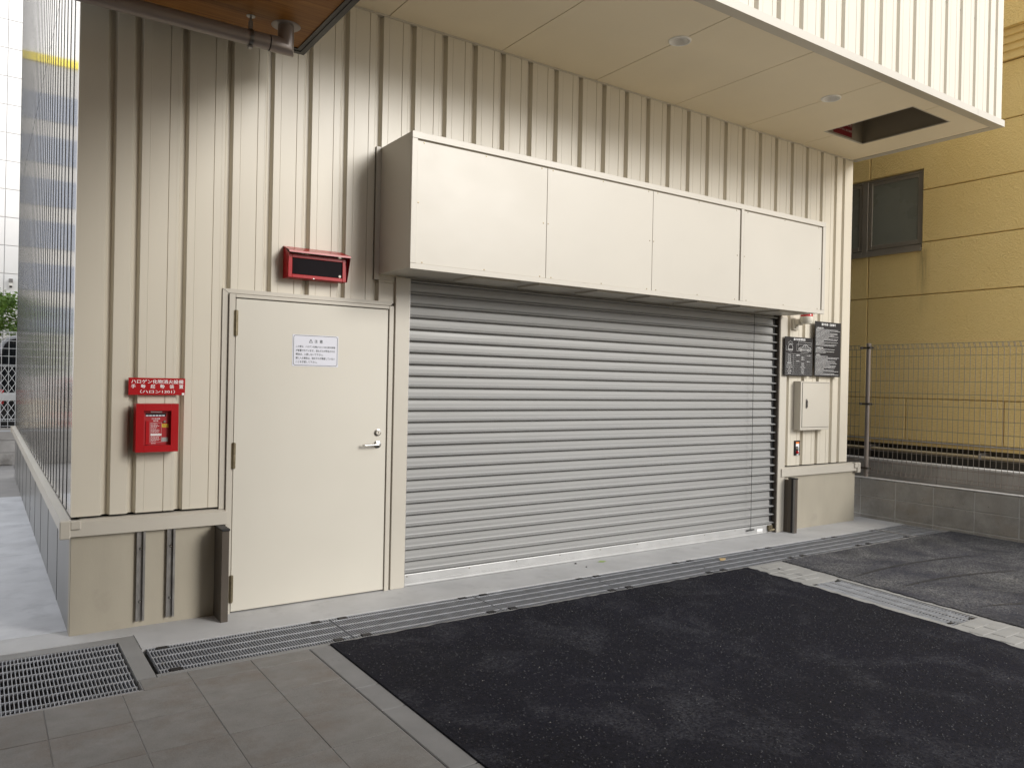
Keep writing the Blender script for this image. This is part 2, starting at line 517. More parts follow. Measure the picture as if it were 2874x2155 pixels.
def blur_lines(mb, x0, x1, ztop, y, n, pitch, h, seed, full=.75):
    """rows of small print too small to read in the photograph"""
    g = random.Random(seed)
    for i in range(n):
        z = ztop - i * pitch
        end = x0 + (x1 - x0) * (g.uniform(full, 1) if g.random() < .72 else g.uniform(.3, .6))
        x = x0
        while x < end:
            w = g.uniform(.004, .013)
            flat(mb, x, min(x + w, end), z - h, z, y)
            x += w + g.uniform(.0015, .003)
    return mb

# ------------------------------------------------------------------ ground
g = MB()
for (x0, x1, y0, y1) in ((-300, -3, -300, 300), (7.6, 300, -300, 300), (-3, 7.6, 11.5, 300), (-3, 7.6, -300, -7.5), (.34, 7.6, -7.5, -5.0)):
    g.add([(x0, y0, -.13), (x1, y0, -.13), (x1, y1, -.13), (x0, y1, -.13)], [(0, 1, 2, 3)])
struct('ground', g, 'ground_street')

def wob(a, b, n, amp, seed):
    """points from a to b with an uneven edge"""
    q = random.Random(seed)
    out = []
    for i in range(n + 1):
        t = i / n
        p = Vector(a).lerp(Vector(b), t)
        d = Vector((-(b[1] - a[1]), b[0] - a[0])).normalized()
        k = 0 if i in (0, n) else q.uniform(-amp, amp)
        out.append((p.x + d.x * k, p.y + d.y * k))
    return out
AZ = .008
e1 = wob((4.14, -.935), (.338, -.935), 90, .009, 1)
e2 = wob((3.738, -5.0), (4.14, -.935), 80, .014, 3)
poly = e1 + [(.338, -5.0)] + e2[:-1]
asp = struct('asphalt_lot', MB().prism(poly, 'z', -.12, AZ), 'asphalt_new')
e3 = wob((7.0, -.945), (4.63, -.93), 60, .010, 4)
e4 = wob((4.63, -.93), (4.16, -5.0), 80, .010, 5)
e5 = wob((7.55, -.965), (7.0, -.945), 14, .012, 6)
struct('asphalt_patch', MB().prism(e5[:-1] + e3[:-1] + e4 + [(7.6, -5.0), (7.6, -.965)], 'z', -.12, AZ), 'asphalt_old')
# loose chippings and proud aggregate on the asphalt
def aggregate(name, parent, n_, m_, inside, r0, r1, seed):
    q_ = random.Random(seed)
    mb = MB()
    k = 0
    while k < n_:
        x, y = q_.uniform(.36, 6.2), -.95 - 3.4 * q_.random() ** 1.2
        if not inside(x, y): continue
        r_ = q_.uniform(r0, r1); a = q_.uniform(0, 6.28)
        p = [(x + r_ * math.cos(a + t_) * q_.uniform(.7, 1.2), y + r_ * math.sin(a + t_) * q_.uniform(.7, 1.2), AZ - .001) for t_ in (0, 1.57, 3.14, 4.71)]
        top = (x, y, AZ + r_ * q_.uniform(.35, .8))
        mb.add(p + [top], [(0, 1, 4), (1, 2, 4), (2, 3, 4), (3, 0, 4)])
        k += 1
    o = mb.build(name, m_, parent); o['kind'] = 'stuff'
LEFT = lambda x, y: x < 4.05 + .0915 * (y + .94)
RIGHT = lambda x, y: x > 4.72 + .108 * (y + .94)
ASPH2 = bpy.data.objects['asphalt_patch']
aggregate('aggregate', asp, 12000, 'aggregate_dark', LEFT, .003, .008, 21)
aggregate('chippings', asp, 90, 'aggregate_pale', LEFT, .003, .006, 22)
aggregate('aggregate', ASPH2, 3500, 'aggregate_mid', RIGHT, .003, .008, 23)
aggregate('chippings', ASPH2, 200, 'aggregate_pale', RIGHT, .003, .006, 24)
def tyre_mark(pts, w_):
    mb = MB(); out = []
    for k_ in range(25):
        t_ = k_ / 24
        p = Vector(pts[0]) * (1 - t_) ** 2 + Vector(pts[1]) * 2 * t_ * (1 - t_) + Vector(pts[2]) * t_ ** 2
        out.append(p)
    vs = []
    for k_, p in enumerate(out):
        d = (out[min(k_ + 1, 24)] - out[max(k_ - 1, 0)]).normalized()
        nn = Vector((-d.y, d.x)) * w_ / 2 * min(1, k_ / 4 + .1, (24 - k_) / 4 + .1)
        vs += [(p.x + nn.x, p.y + nn.y, AZ + .0015), (p.x - nn.x, p.y - nn.y, AZ + .0015)]
    mb.add(vs, [(2 * k_, 2 * k_ + 1, 2 * k_ + 3, 2 * k_ + 2) for k_ in range(24)])
    mb.build('tyre_mark', 'tyre_mark', ASPH2)
tyre_mark(((4.62, -1.62), (5.6, -1.50), (6.55, -1.75)), .035)
tyre_mark(((4.72, -2.0), (5.5, -1.98), (6.2, -2.25)), .035)
tyre_mark(((4.65, -2.6), (5.2, -2.75), (5.7, -3.1)), .03)
# pale concrete apron in front of the wall
ap = MB()
ap.prism([(-.607, -.445), (7.6, -.445), (7.6, .12), (-3, .12), (-3, -.162), (-.607, -.162)], 'z', -.4, 0)
struct('concrete_apron', ap, 'conc_apron')
lip = MB()
lip.prism([(-.607, -.9365), (6.955, -.9365), (6.955, -.897), (-.607, -.897)], 'z', -.4, -.001)
lip.prism([(6.957, -1.0), (7.6, -1.0), (7.6, -.447), (7.525, -.447), (7.525, -.935), (6.992, -.935), (6.992, -.447), (6.957, -.447)], 'z', -.4, -.0015)
struct('drain_edging', lip, 'conc_collar')
col_ = MB()
col_.prism([(-3, -.166), (-.611, -.166), (-.611, -.932), (-.704, -.932), (-.704, -.255), (-3, -.255)], 'z', -.4, -.002)
struct('concrete_collar', col_, 'conc_collar')
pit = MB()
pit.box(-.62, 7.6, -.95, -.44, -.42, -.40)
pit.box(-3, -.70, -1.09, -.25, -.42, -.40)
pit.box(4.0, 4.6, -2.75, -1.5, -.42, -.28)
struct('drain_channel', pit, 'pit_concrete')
# paving tiles
bed = MB()
bed.prism([(-4.2, -1.071), (-.70, -1.071), (-.70, -.934), (.206, -.934), (.206, -7.5), (-4.2, -7.5)], 'z', -.4, -.0045)
tiles = struct('tile_pavement', bed, 'grout')
px = [.203 - .3333 * i for i in range(14)]
py = [-1.09 - .355 * i for i in range(13)]
gx = .003
tile_me = MB().cbox(-.3333 / 2 + gx / 2, .3333 / 2 - gx / 2, -.355 / 2 + gx / 2, .355 / 2 - gx / 2, -.02, 0, .002).mesh('tile')
for i in range(13):
    for j in range(12):
        if i >= 4 and j > 8: continue
        put('tile', tile_me, 'paving_tile', tiles, ((px[i] + px[i + 1]) / 2, (py[j] + py[j + 1]) / 2, -.001 + rnd.uniform(-.001, .001)))
cut_me = MB().cbox(-.3333 / 2 + gx / 2, .3333 / 2 - gx / 2, -.151 / 2 + gx / 2, .151 / 2 - gx / 2, -.02, 0, .002).mesh('cut_tile')
for i in range(2):
    put('tile', cut_me, 'paving_tile', tiles, ((px[i] + px[i + 1]) / 2, -1.0145, -.001))
MB().cbox(-.696, px[2] - gx / 2, -1.09 + gx / 2, -.939, -.021, -.001, .002).build('tile', 'paving_tile', tiles)
# kerb between tiles and asphalt
kb = struct('kerb', MB().box(.2062, .336, -7.5, -.941, -.4, -.012), 'grout')
ky = [-.942, -1.622, -1.932, -2.60, -3.27, -3.94, -4.61, -5.28, -5.95, -6.62, -7.29]
for a, b in zip(ky, ky[1:]):
    MB().cbox(.2085, .337, b + .003, a - .003, -.1, .001 + rnd.uniform(0, .002), .004).build('kerb_block', 'conc_kerb', kb)
# path at the left of the building, falling gently away
pth = MB()
pth.prism([(.125, -.012), (11.5, -.145), (11.5, -.5), (.125, -.5)], 'x', -3, -.90)
path = struct('concrete_path', pth, 'grout')
for a, b in ((.124, 2.74), (2.745, 5.5), (5.505, 8.3), (8.305, 11.45)):
    za, zb = -.0135 * a, -.0135 * b
    MB().prism([(a, za + .002), (b, zb + .002), (b, zb - .05), (a, za - .05)], 'x', -3, -.93).build('path_slab', 'conc_path', path)
# pale concrete strip with a stamped brick pattern, crossing the lot
def strip_x(y): return 4.135 + .0915 * (y + .94), 4.64 + .108 * (y + .94)
sp = MB()
def quadbox(mb, pts, z0, z1): return mb.prism(pts, 'z', z0, z1)
ys0, ys1 = -.938, -1.56
quadbox(sp, [(strip_x(ys0)[0], ys0), (strip_x(ys0)[1], ys0), (strip_x(ys1)[1], ys1), (strip_x(ys1)[0], ys1)], -.3, 0)
quadbox(sp, [(strip_x(-2.715)[0], -2.715), (strip_x(-2.715)[1], -2.715), (strip_x(-5)[1], -5), (strip_x(-5)[0], -5)], -.3, 0)
quadbox(sp, [(strip_x(ys1)[0], ys1), (4.145, ys1), (4.04, -2.715), (strip_x(-2.715)[0], -2.715)], -.3, 0)
quadbox(sp, [(4.50, ys1), (strip_x(ys1)[1], ys1), (strip_x(-2.715)[1], -2.715), (4.385, -2.715)], -.3, 0)
strip = struct('concrete_strip', sp, 'conc_strip')
bw, bl = .098, .196
brick_me = MB().cbox(-bl / 2 + .006, bl / 2 - .006, -bw / 2 + .006, bw / 2 - .006, -.004, .003, .002).mesh('brick')
tilt = math.atan(.10)
k = 0
yy = -1.02
while yy > -4.6:
    if not (-1.50 > yy > -2.76):
        a, b = strip_x(yy)
        x = a + .03 + (0 if k % 2 else bl / 2) + bl / 2
        while x + bl / 2 < b - .02:
            o = put('brick', brick_me, 'conc_strip', strip, (x, yy, 0)); o.rotation_euler.z = -tilt * .3
            x += bl
    yy -= bw; k += 1

# ------------------------------------------------------------------ drain gratings
def grate(x0, x1, y0, y1, label, pitch=.0166, rods=(), clips=True, bw_=.0038, back_frame=True, loc=None):
    t = thing('drain_grate', label, 'drain grate', ((x0 + x1) / 2, (y0 + y1) / 2, -.05), 'steel gratings over the drains')
    b = MB()
    n = int((x1 - x0 - .012) / pitch)
    off = ((x1 - x0) - n * pitch) / 2
    for i in range(n + 1):
        x = x0 + off + i * pitch
        b.box(x - bw_ / 2, x + bw_ / 2, y0 + .004, y1 - .004, -.032, -.005)
    o = b.build('bearing_bars', 'grate_steel', t); o['kind'] = 'stuff'
    for y in rods:
        MB().box(x0 + .004, x1 - .004, y - .0035, y + .0035, -.016, -.0035).build('cross_rod', 'grate_steel', t)
    for y in (y0 + .002, y1 - .002):
        MB().box(x0 + .004, x1 - .004, y - .002, y + .002, -.044, -.0045).build('edge_bar', 'grate_steel', t)
    if clips:
        for cx in (x0 + .085, x1 - .09):
            for (ya, yb) in ((y1 - .048, y1 - .008), (y0 + .012, y0 + .052)):
                MB().box(cx - .029, cx + .029, ya, yb, -.012, -.001).build('fixing_clip', 'sign_black', t)
    return t
gx_ = [-.590, .513, 1.618, 2.722, 3.826, 4.944, 6.05, 6.952]
where = ['at the left end below the brown post', 'in front of the cream door', 'below the left jamb of the shutter', 'below the left half of the shutter',
         'with a dry leaf on it', 'below the right end of the shutter', 'in front of the right-hand plinth']
for i in range(7):
    grate(gx_[i] + .003, gx_[i + 1] - .003, -.893, -.449, 'long steel bar grating ' + where[i], rods=(-.502, -.613, -.724, -.835))
grate(7.0, 7.517, -.93, -.447, 'square dark grating at the foot of the block wall, end of the drain', rods=(-.505, -.615, -.725, -.835), clips=False)
grate(-2.0, -.712, -1.066, -.258, 'large square-cornered grating beside the paving tiles, left corner', pitch=.0178, rods=(-.34, -.452, -.564, -.677, -.789, -.901, -1.014), clips=False)
# slotted grating in the pale strip (bars run across the strip)
t = thing('drain_grate', 'narrow slotted grating let into the pale concrete strip on the asphalt', 'drain grate', (4.262, -2.137, -.05), 'steel gratings over the drains')
t.rotation_euler.z = -math.atan(.098)
ORG[t.name] = (0, 0, -.05)
b = MB()
for i in range(46):
    y = -.56 + i * .0249
    b.box(-.165, .165, y - .0046, y + .0046, -.03, -.004)
o = b.build('bearing_bars', 'grate_dull', t); o['kind'] = 'stuff'
for x in (-.165, -.055, .055, .165):
    MB().box(x - .009, x + .009, -.568, .568, -.028, -.0035).build('cross_rod', 'grate_dull', t)
for (x, y) in ((-.12, -.55), (.13, -.55), (-.14, .55), (.13, .55)):
    MB().box(x - .025, x + .025, y - .012, y + .012, -.01, -.002).build('fixing_clip', 'sign_black', t)

# ------------------------------------------------------------------ the building
XL, XR, ZS, YO = -.938, 7.092, 4.282, -1.607
B = thing('parking_building', 'cream metal-clad building with overhang, grey roller shutter and door', 'building', (0, 0, 0))
MB().box(XL + .04, XR - .02, .10, 9.38, 0, 9).build('wall_core', 'dark_gap', B)
D = .040
def profile(a, b, seam=True, end_l=False, end_r=False):
    """plan of one siding sheet: (position along the wall, depth behind the face)"""
    p = []
    p += [(a, 0)] if end_l else [(a - .013, D), (a, 0)]
    if seam and b - a > .2:
        p += [(a + .046, 0), (a + .0475, -.0014), (a + .049, 0), (a + .1545, 0), (a + .156, .005), (a + .1585, .005), (a + .160, 0)]
        p += [(a + .205, 0), (a + .2062, -.001), (a + .2075, 0)] if b - a > .255 else []
    p += [(b, 0)] if end_r else [(b - .054, 0), (b - .034, D), (b - .0125, D)]
    return p
def siding(a, b, z0, z1, y, parent, **k):
    line = [(x, y + d) for (x, d) in profile(a, b, **k)]
    mb = MB().sheet(line, 'z', z0, z1)
    # return lip at the bottom so the sheet has thickness
    n_ = len(line)
    base = len(mb.v)
    mb.v += [(x, yy_ + .012 if yy_ < y + D - .001 else yy_ + .002, z0) for (x, yy_) in line]
    mb.f += [(i, i + 1, base + i + 1, base + i) for i in range(n_ - 1)]
    return mb.build('siding_panel', 'cream_steel', parent)
cent = [-.74, -.596, -.323, -.047, .220, .486, .752, 1.018, 1.287, 1.561, 1.835, 2.105, 2.380, 2.654, 2.926, 3.198, 3.473, 3.746, 4.015, 4.291, 4.566, 4.839, 5.113, 5.384, 5.656, 5.932, 6.203, 6.477, 6.748, 6.906]
edge = [c + (.014 + .03 * (c + 1.39) / 5.3) / 2 for c in cent]
siding(XL, edge[0], .714, ZS + .02, 0, B, end_l=True, seam=False)
for i, a in enumerate(edge):
    last = i + 1 == len(edge)
    b = XR if last else edge[i + 1]
    z0 = .714
    if -.06 < a < 1.2: z0 = 2.15
    elif 1.2 < a < 5.60: z0 = 2.42
    elif 5.60 < a < 5.80: z0 = 2.42
    if 1.0 < a < 1.1:
        siding(a, b, 2.30, ZS + .02, 0, B)
        siding(a, 1.19, 2.15, 2.298, 0, B, seam=False, end_r=True)
    else:
        siding(a, b, z0, ZS + .02, 0, B, end_r=last)
siding(5.80, edge[25], .714, 2.418, 0, B, end_l=True, seam=False)
# left flank: the same sheets seen at a grazing angle, in two tiers
def siding_left(a, b, z0, z1):
    line = [(XL + .003, a), (XL, a + .004), (XL, a + .128), (XL + .0025, a + .1295), (XL + .0025, a + .1325), (XL, a + .134), (XL, b - .014), (XL + .003, b - .010)]
    MB().sheet(line, 'z', z0, z1).build('siding_panel', 'cream_gloss', B)
MB().prism([(XL + .0015, 0), (XL + .03, .0015), (XL + .03, .05), (XL + .0015, .05)], 'z', .714, 9).build('corner_trim', 'cream_steel', B)
yl = .05
strip_me = MB().box(XL - .0032, XL + .004, -.0045, .0045, .714, 9).mesh('joint_strip')
while yl < 9.3:
    b = min(yl + .2735, 9.40)
    siding_left(yl, b, .714, 4.425)
    siding_left(yl, b, 4.437, 9)
    put('joint_strip', strip_me, 'flank_joint', B, (0, b - .005, 0))
    yl += .2735
MB().box(XL + .006, XL + .04, .05, 9.4, .7, 9).build('backing_sheet', 'dark_gap', B)
# plinths
pl = MB()
pl.cbox(XL, -.036, 0, .099, -.3, .60, .004)
pl.build('plinth', 'plinth_paint', B)
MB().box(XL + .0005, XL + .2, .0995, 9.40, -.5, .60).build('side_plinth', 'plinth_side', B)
for y in (.94, 1.86, 2.78, 3.7, 4.62, 5.54, 6.46, 7.38, 8.3):
    MB().box(XL - .0015, XL + .001, y - .004, y + .004, -.2, .60).build('plinth_joint', 'dark_gap', B)
MB().cbox(5.887, 7.272, 0, .3, -.3, .60, .004).build('plinth', 'plinth_paint', B)
MB().box(7.08, 7.27, .012, .3, .60, .66).build('plinth_cap', 'plinth_paint', B)
# base flashing and its corner caps
led = [(.045, .70), (0, .70), (-.036, .686), (-.036, .602), (-.029, .602), (-.027, .604), (.045, .604)]
MB().prism(led, 'x', -.955, -.037).build('base_flashing', 'cream_paint', B)
MB().prism(led, 'x', 5.82, 7.262).build('base_flashing', 'cream_paint', B)
ledx = [(XL + .045, .70), (XL, .70), (XL - .046, .686), (XL - .046, .602), (XL - .039, .602), (XL - .037, .604), (XL + .045, .604)]
mb = MB()
k = len(ledx)
mb.add([(p[0], -.02, p[1]) for p in ledx] + [(p[0], 9.42, p[1]) for p in ledx], [(i, (i + 1) % k, k + (i + 1) % k, k + i) for i in range(k)] + [tuple(range(k)), tuple(range(k, 2 * k))])
mb.build('base_flashing', 'cream_paint', B)
cc = MB()
cc.cbox(-1.0, -.943, -.052, -.008, .592, .702, .006)
cc.cbox(-.945, -.888, -.050, -.004, .645, .700, .006)
cc.cbox(-.998, -.955, -.010, .045, .645, .701, .006)
cc.build('corner_cap', 'cream_paint', B)
cc = MB()
cc.cbox(7.245, 7.305, -.055, -.004, .580, .700, .007)
cc.cbox(7.19, 7.247, -.053, -.002, .640, .700, .006)
cc.build('corner_cap', 'cream_paint', B)
MB().cbox(-1.0, -.90, 9.40, 9.46, .595, .703, .006).build('corner_cap', 'cream_paint', B)

# ---- door
MB().prism([(-.088, 2.160), (1.150, 2.160), (1.126, 2.132), (-.050, 2.132)], 'y', -.012, .03).build('door_flashing', 'cream_paint', B)
MB().prism([(-.088, 2.158), (-.0515, 2.131), (-.0515, .70), (-.088, .70)], 'y', -.010, .03).build('door_flashing', 'cream_paint', B)
fr = MB()
fr.cbox(-.048, -.008, -.026, .06, -.01, 2.128, .002)
fr.cbox(1.110, 1.146, -.026, .06, -.01, 2.128, .002)
fr.cbox(-.0075, 1.1095, -.026, .06, 2.104, 2.128, .002)
fr.box(-.0075, 1.1095, .045, .06, -.01, 2.104)
fr.build('door_frame', 'cream_paint', B)
MB().box(1.146, 1.162, .004, .03, 0, 2.15).build('door_reveal', 'bronze', B)
door = MB().cbox(-.002, 1.103, -.018, .03, .010, 2.098, .002).build('door', 'cream_door', B)
for z0, z1 in ((1.848, 2.02), (.965, 1.139), (.073, .256)):
    h = MB().tube([(-.004, -.030, z0), (-.004, -.030, z0 + .01), (-.004, -.030, (z0 + z1) / 2 - .001)], .0095, 10)
    h.tube([(-.004, -.030, (z0 + z1) / 2 + .001), (-.004, -.030, z1 - .008), (-.004, -.030, z1)], .0095, 10)
    h.box(-.018, .010, -.0285, -.0185, z0 + .004, z1 - .004)
    h.build('hinge', 'hinge_metal', door, True)
lk = MB().lathe([(0, -.036), (.016, -.036), (.0185, -.033), (.0185, -.030), (.024, -.028), (.024, -.019)], (1.036, 0, 1.185), 'y', 24)
lk.build('lock_cylinder', 'stainless', door, True)
MB().box(1.0345, 1.0375, -.0372, -.035, 1.176, 1.194).build('key_slot', 'dark_gap', door)
hd = MB().lathe([(0, -.027), (.025, -.027), (.0275, -.025), (.0275, -.019)], (1.036, 0, 1.097), 'y', 28)
hd.tube([(1.036, -.026, 1.097), (1.036, -.050, 1.097)], .0095, 12)
hd.tube([(1.042, -.057, 1.097), (1.036, -.060, 1.097), (1.02, -.062, 1.097), (.96, -.062, 1.095), (.916, -.061, 1.094)], [.008, .0095, .0088, .0076, .0072], 12)
hd.tube([(.9195, -.061, 1.094), (.914, -.054, 1.094), (.912, -.044, 1.094)], .0072, 10)
hd.build('door_handle', 'stainless', door, True)

# ---- roller shutter
def zsl(k): return .098 + .0891 * k
SH = MB().box(1.20, 5.80, .064, .070, .02, 2.7).build('roller_shutter', 'dark_gap', B)
sl = [(.030, 0.0), (.0275, .020), (.0265, .045), (.0275, .066), (.0245, .0745), (.008, .0785), (.0045, .0825), (.0065, .0872), (.016, .0888), (.030, .0891)]
sl_p = [(.056, .0891), (.056, .0800), (.0395, .0775), (.0370, .050), (.0375, .027), (.0330, .0190), (.0085, .0130), (.0045, .0090), (.0060, .0035), (.016, .0008), (.056, 0)]
slat_me = MB().sheet(sl_p, 'x', 1.262, 5.752).mesh('slat')
for k in range(26):
    put('slat', slat_me, 'shutter_steel', SH, (0, rnd.uniform(-.0012, .0012), zsl(k))).rotation_euler.x = rnd.uniform(-.006, .006)
bb = MB().prism([(.03, .094), (.001, .092), (0, .088), (0, .040), (.003, .036), (-.004, .030), (-.004, .022), (.002, .020), (-.002, .014), (-.002, .004), (.03, .003)], 'x', 1.283, 5.71)
bb.build('bottom_bar', 'aluminium', SH)
scr = MB().lathe([(0, -.0025), (.004, -.002), (.0055, 0)], (0, 0, 0), 'y', 8).mesh('screw', True)
for x in [1.312, 1.87, 2.333, 2.795, 3.258, 3.717, 4.179, 4.645, 5.109]:
    put('screw', scr, 'hinge_metal', SH, (x, .0002, .076))
MB().cbox(5.462, 5.555, -.0035, .001, .016, .060, .001).build('label_plate', 'white_enamel', SH)
bo = MB().cbox(5.632, 5.70, -.022, .0, .052, .088, .002)
bo.tube([(5.64, -.014, .035), (5.73, -.014, .035)], .016, 10)
bo.build('bolt_lock', 'hinge_metal', SH)
MB().box(5.712, 5.752, .031, .034, .1, 2.4).build('guide_slot', 'black_rubber', SH)
for (a, b) in ((1.160, 1.279), (5.764, 5.886)):
    MB().cbox(a, b, -.024, .058, 0, 2.348, .003).build('shutter_jamb', 'cream_paint', B)
MB().box(5.7525, 5.7635, -.018, .05, 0, 2.348).build('guide_rail', 'bronze', B)
MB().box(1.2795, 1.286, -.014, .05, 0, 2.348).build('guide_rail', 'rail_steel', B)
# ---- shutter box
bx0, bx1, by, bz0, bz1 = 1.027, 5.817, -.511, 2.347, 3.296
sb = MB()
sb.cbox(bx0, bx1, by + .022, .06, bz0 + .012, bz1, .003)
for (a, b, c, d) in ((bx0, bx1, bz1 - .047, bz1 + .001), (bx0, bx1, bz0, bz0 + .040)):
    sb.cbox(a, b, by, by + .024, c, d, .002)
for (a, b) in ((bx0, bx0 + .043), (4.482, 4.520), (bx1 - .050, bx1)):
    sb.cbox(a, b, by + .0003, by + .0235, bz0 + .041, bz1 - .048, .0015)
SB = sb.build('shutter_box', 'cream_paint', B)
pan = [(1.072, 2.197), (2.2005, 3.333), (3.3365, 4.470), (4.528, 5.756)]
for (a, b) in pan:
    MB().cbox(a, b, by + .008, by + .021, bz0 + .0405, bz1 - .058, .0015).build('cover_panel', 'cream_paint', SB)
scs = []
for (a, b) in pan:
    for x in (a + .05, (a + b) / 2, b - .055):
        scs += [(x, 3.229), (x, 2.397)]
    scs += [(a + .012, 2.81), (b - .03, 2.81)]
scb = MB().lathe([(0, -.002), (.005, -.0015), (.0065, 0)], (0, 0, 0), 'y', 8).mesh('screw', True)
for (x, z) in scs:
    put('screw', scb, 'hinge_metal', SB, (x, by + .0078, z))
fl = MB().box(.990, 1.0265, -.006, .03, 2.318, 3.300)
fl.box(1.0265, 1.158, -.006, .03, 2.318, 2.3455)
fl.build('box_flashing', 'cream_paint', B)
ub = MB()
for x in (1.6, 2.2, 2.8, 3.4, 4.0, 4.6, 5.2):
    ub.box(x, x + .42, -.42, -.12, 2.3435, 2.3585)
ub.build('underside_plate', 'cream_paint', SB)

# ---- soffit of the overhang
hx0, hx1, hy0, hy1 = 5.885, 6.60, -1.36, -.408
sof = MB()
sof.box(XL, XR, YO + .02, .03, 5.215, 5.225)
for xj in (.07, 1.07, 2.075, 3.085, 4.083, 5.093, 6.075):
    for (ya, yb) in ([(-1.515, -1.10), (-.925, -.012)] if xj in (3.085, 5.093) else [(-1.515, hy0 - .02), (hy1 + .02, -.012)] if xj > 6 else [(-1.515, -.012)]):
        sof.box(xj - .02, xj + .02, ya, yb, ZS + .0122, ZS + .02)
SOF = sof.build('soffit', 'dark_gap', B)
pe = [-.93, .07, 1.07, 2.075, 3.085, 4.083, 5.093, 6.075, 7.066]
for i in range(8):
    a, b = pe[i] + .004, pe[i + 1] - .004
    y0, y1 = -1.516, -.010
    def arc(cx, cy, r, right):
        out = []
        for q in range(13):
            th = R(-90 + 15 * q)
            out.append((cx + (-1 if right else 1) * r * math.cos(th), cy + r * math.sin(th) * (1 if right else 1)))
        return out
    poly = [(a, y0), (b, y0)]
    if i in (3, 5):      # hole for a downlight on its right edge
        c = (pe[i + 1], -1.012); poly += [(b, c[1] - .078)] + [p for p in arc(c[0], c[1], .078, True) if p[0] < b - .001] + [(b, c[1] + .078)]
    if i == 6:
        poly += [(b, hy0), (hx0, hy0), (hx0, hy1), (b, hy1)]
    poly += [(b, y1), (a, y1)]
    if i in (4, 6):
        c = (pe[i], -1.012); poly += [(a, c[1] + .078)] + [p for p in arc(c[0], c[1], .078, False)[::-1] if p[0] > a + .001] + [(a, c[1] - .078)]
    if i == 7:
        poly += [(a, hy1), (hx1, hy1), (hx1, hy0), (a, hy0)]
    MB().prism(poly, 'z', ZS, ZS + .012).build('soffit_panel', 'soffit_board_paint', SOF)
hf = MB()
hf.box(hx0 - .012, hx0, hy0, hy1, ZS + .0125, 5.2)
hf.box(hx1, hx1 + .012, hy0, hy1, ZS + .0125, 5.2)
hf.box(hx0 - .012, hx1 + .012, hy1, hy1 + .012, ZS + .0125, 5.2)
hf.box(hx0 - .012, hx1 + .012, hy0 - .012, hy0, ZS + .0125, 5.2)
hf.box(hx0 - .012, hx1 + .012, hy0 - .012, hy1 + .012, 5.2, 5.21)
hf.build('hatch_lining', 'shaft_grey', SOF)
hb = MB()
hb.box(hx0, hx1, hy1 - .014, hy1 - .0005, ZS - .001, ZS + .010)
hb.box(hx0, hx1, hy0 + .0005, hy0 + .014, ZS - .001, ZS + .010)
hb.box(hx0 + .0005, hx0 + .014, hy0 + .015, hy1 - .015, ZS - .001, ZS + .010)
hb.box(hx1 - .014, hx1 - .0005, hy0 + .015, hy1 - .015, ZS - .001, ZS + .010)
hb.build('hatch_bead', 'cream_paint', SOF)
MB().prism([(-.009, ZS - .012), (0, ZS - .012), (.03, ZS - .012), (.03, ZS + .02), (-.009, ZS + .02)], 'x', XL, XR).build('wall_bead', 'cream_paint', SOF)
# ---- overhanging upper storey
OV = MB().box(XL + .05, XR - .03, YO + .06, .09, 5.23, 9).build('overhang', 'dark_gap', B)
MB().box(XL + .05, XR - .03, YO + .06, YO + .08, 4.35, 5.23).build('overhang_backing', 'dark_gap', OV)
tr = MB()
tr.prism([(YO - .006, ZS - .004), (YO - .006, ZS + .062), (YO + .058, ZS + .066), (YO + .058, ZS + .02), (-1.519, ZS + .012), (-1.519, ZS - .004)], 'x', XL, 6.605)
tr.prism([(YO - .006, ZS - .004), (YO - .006, ZS + .062), (YO + .058, ZS + .066), (YO + .058, ZS + .02), (-1.519, ZS + .012), (-1.519, ZS - .004)], 'x', 6.608, 7.07)
tr.prism([(7.07, YO - .006), (7.168, YO - .006), (7.168, .02), (7.07, .02)], 'z', ZS - .003, ZS + .062)
tr.build('edge_trim', 'cream_paint', OV)
oc = [3.255 - .2745 * k for k in range(15, 0, -1)] + [3.255, 3.515, 3.792, 4.065, 4.342, 4.613, 4.892, 5.160, 5.428, 5.703, 5.982, 6.256, 6.532, 6.816, 6.968]
oe = [c + .021 for c in oc]
siding(XL, oe[0], ZS + .0665, 9, YO, OV, end_l=True, seam=False)
for i, a in enumerate(oe):
    last = i + 1 == len(oe)
    siding(a, 7.105 if last else oe[i + 1], ZS + .0665, 9, YO, OV, end_r=last)
MB().box(7.100, 7.106, YO + .003, .03, ZS + .07, 9).build('end_sheet', 'cream_steel', OV)
MB().box(XL + .001, XL + .006, YO + .003, -.004, ZS + .07, 9).build('end_sheet', 'cream_steel', OV)

# ------------------------------------------------------------------ things on the wall
# downlights
def downlight(x, label):
    t = thing('downlight', label, 'downlight', (x, -1.012, ZS), 'round downlights in the soffit')
    c = (x, -1.012, ZS)
    MB().lathe([(.072, .002), (.075, -.009), (.080, -.011), (.087, -.008), (.089, .0)], c, 'z', 40).build('trim_ring', 'white_enamel', t, True)
    MB().lathe([(.075, -.002), (.066, .028), (.052, .052), (.047, .055), (.044, .072), (.030, .078)], c, 'z', 40).build('reflector', 'white_enamel', t, True)
    MB().lathe([(0, .080), (.024, .079), (.0305, .078)], c, 'z', 24).build('lens', 'lamp_lens', t, True)
downlight(3.085, 'round white downlight in the soffit above the middle of the shutter box')
downlight(5.093, 'round white downlight in the soffit next to the square hatch')
# red sign inside the hatch
t = thing('hatch_sign', 'red sign with white writing inside the ceiling hatch, its shade painted in', 'sign', (6.22, hy1, 4.31))
MB().cbox(6.057, 6.395, hy1 - .006, hy1 - .001, 4.315, 4.50, .001).build('board', 'shaded_red', t)
lt = join(text_mb('(ハロン1301) 消火設備', 6.10, 6.385, 4.360, .030, hy1 - .0075), text_mb('ハロゲン化物', 6.10, 6.385, 4.42, .034, hy1 - .0075))
lt.build('lettering', 'shaded_print', t)

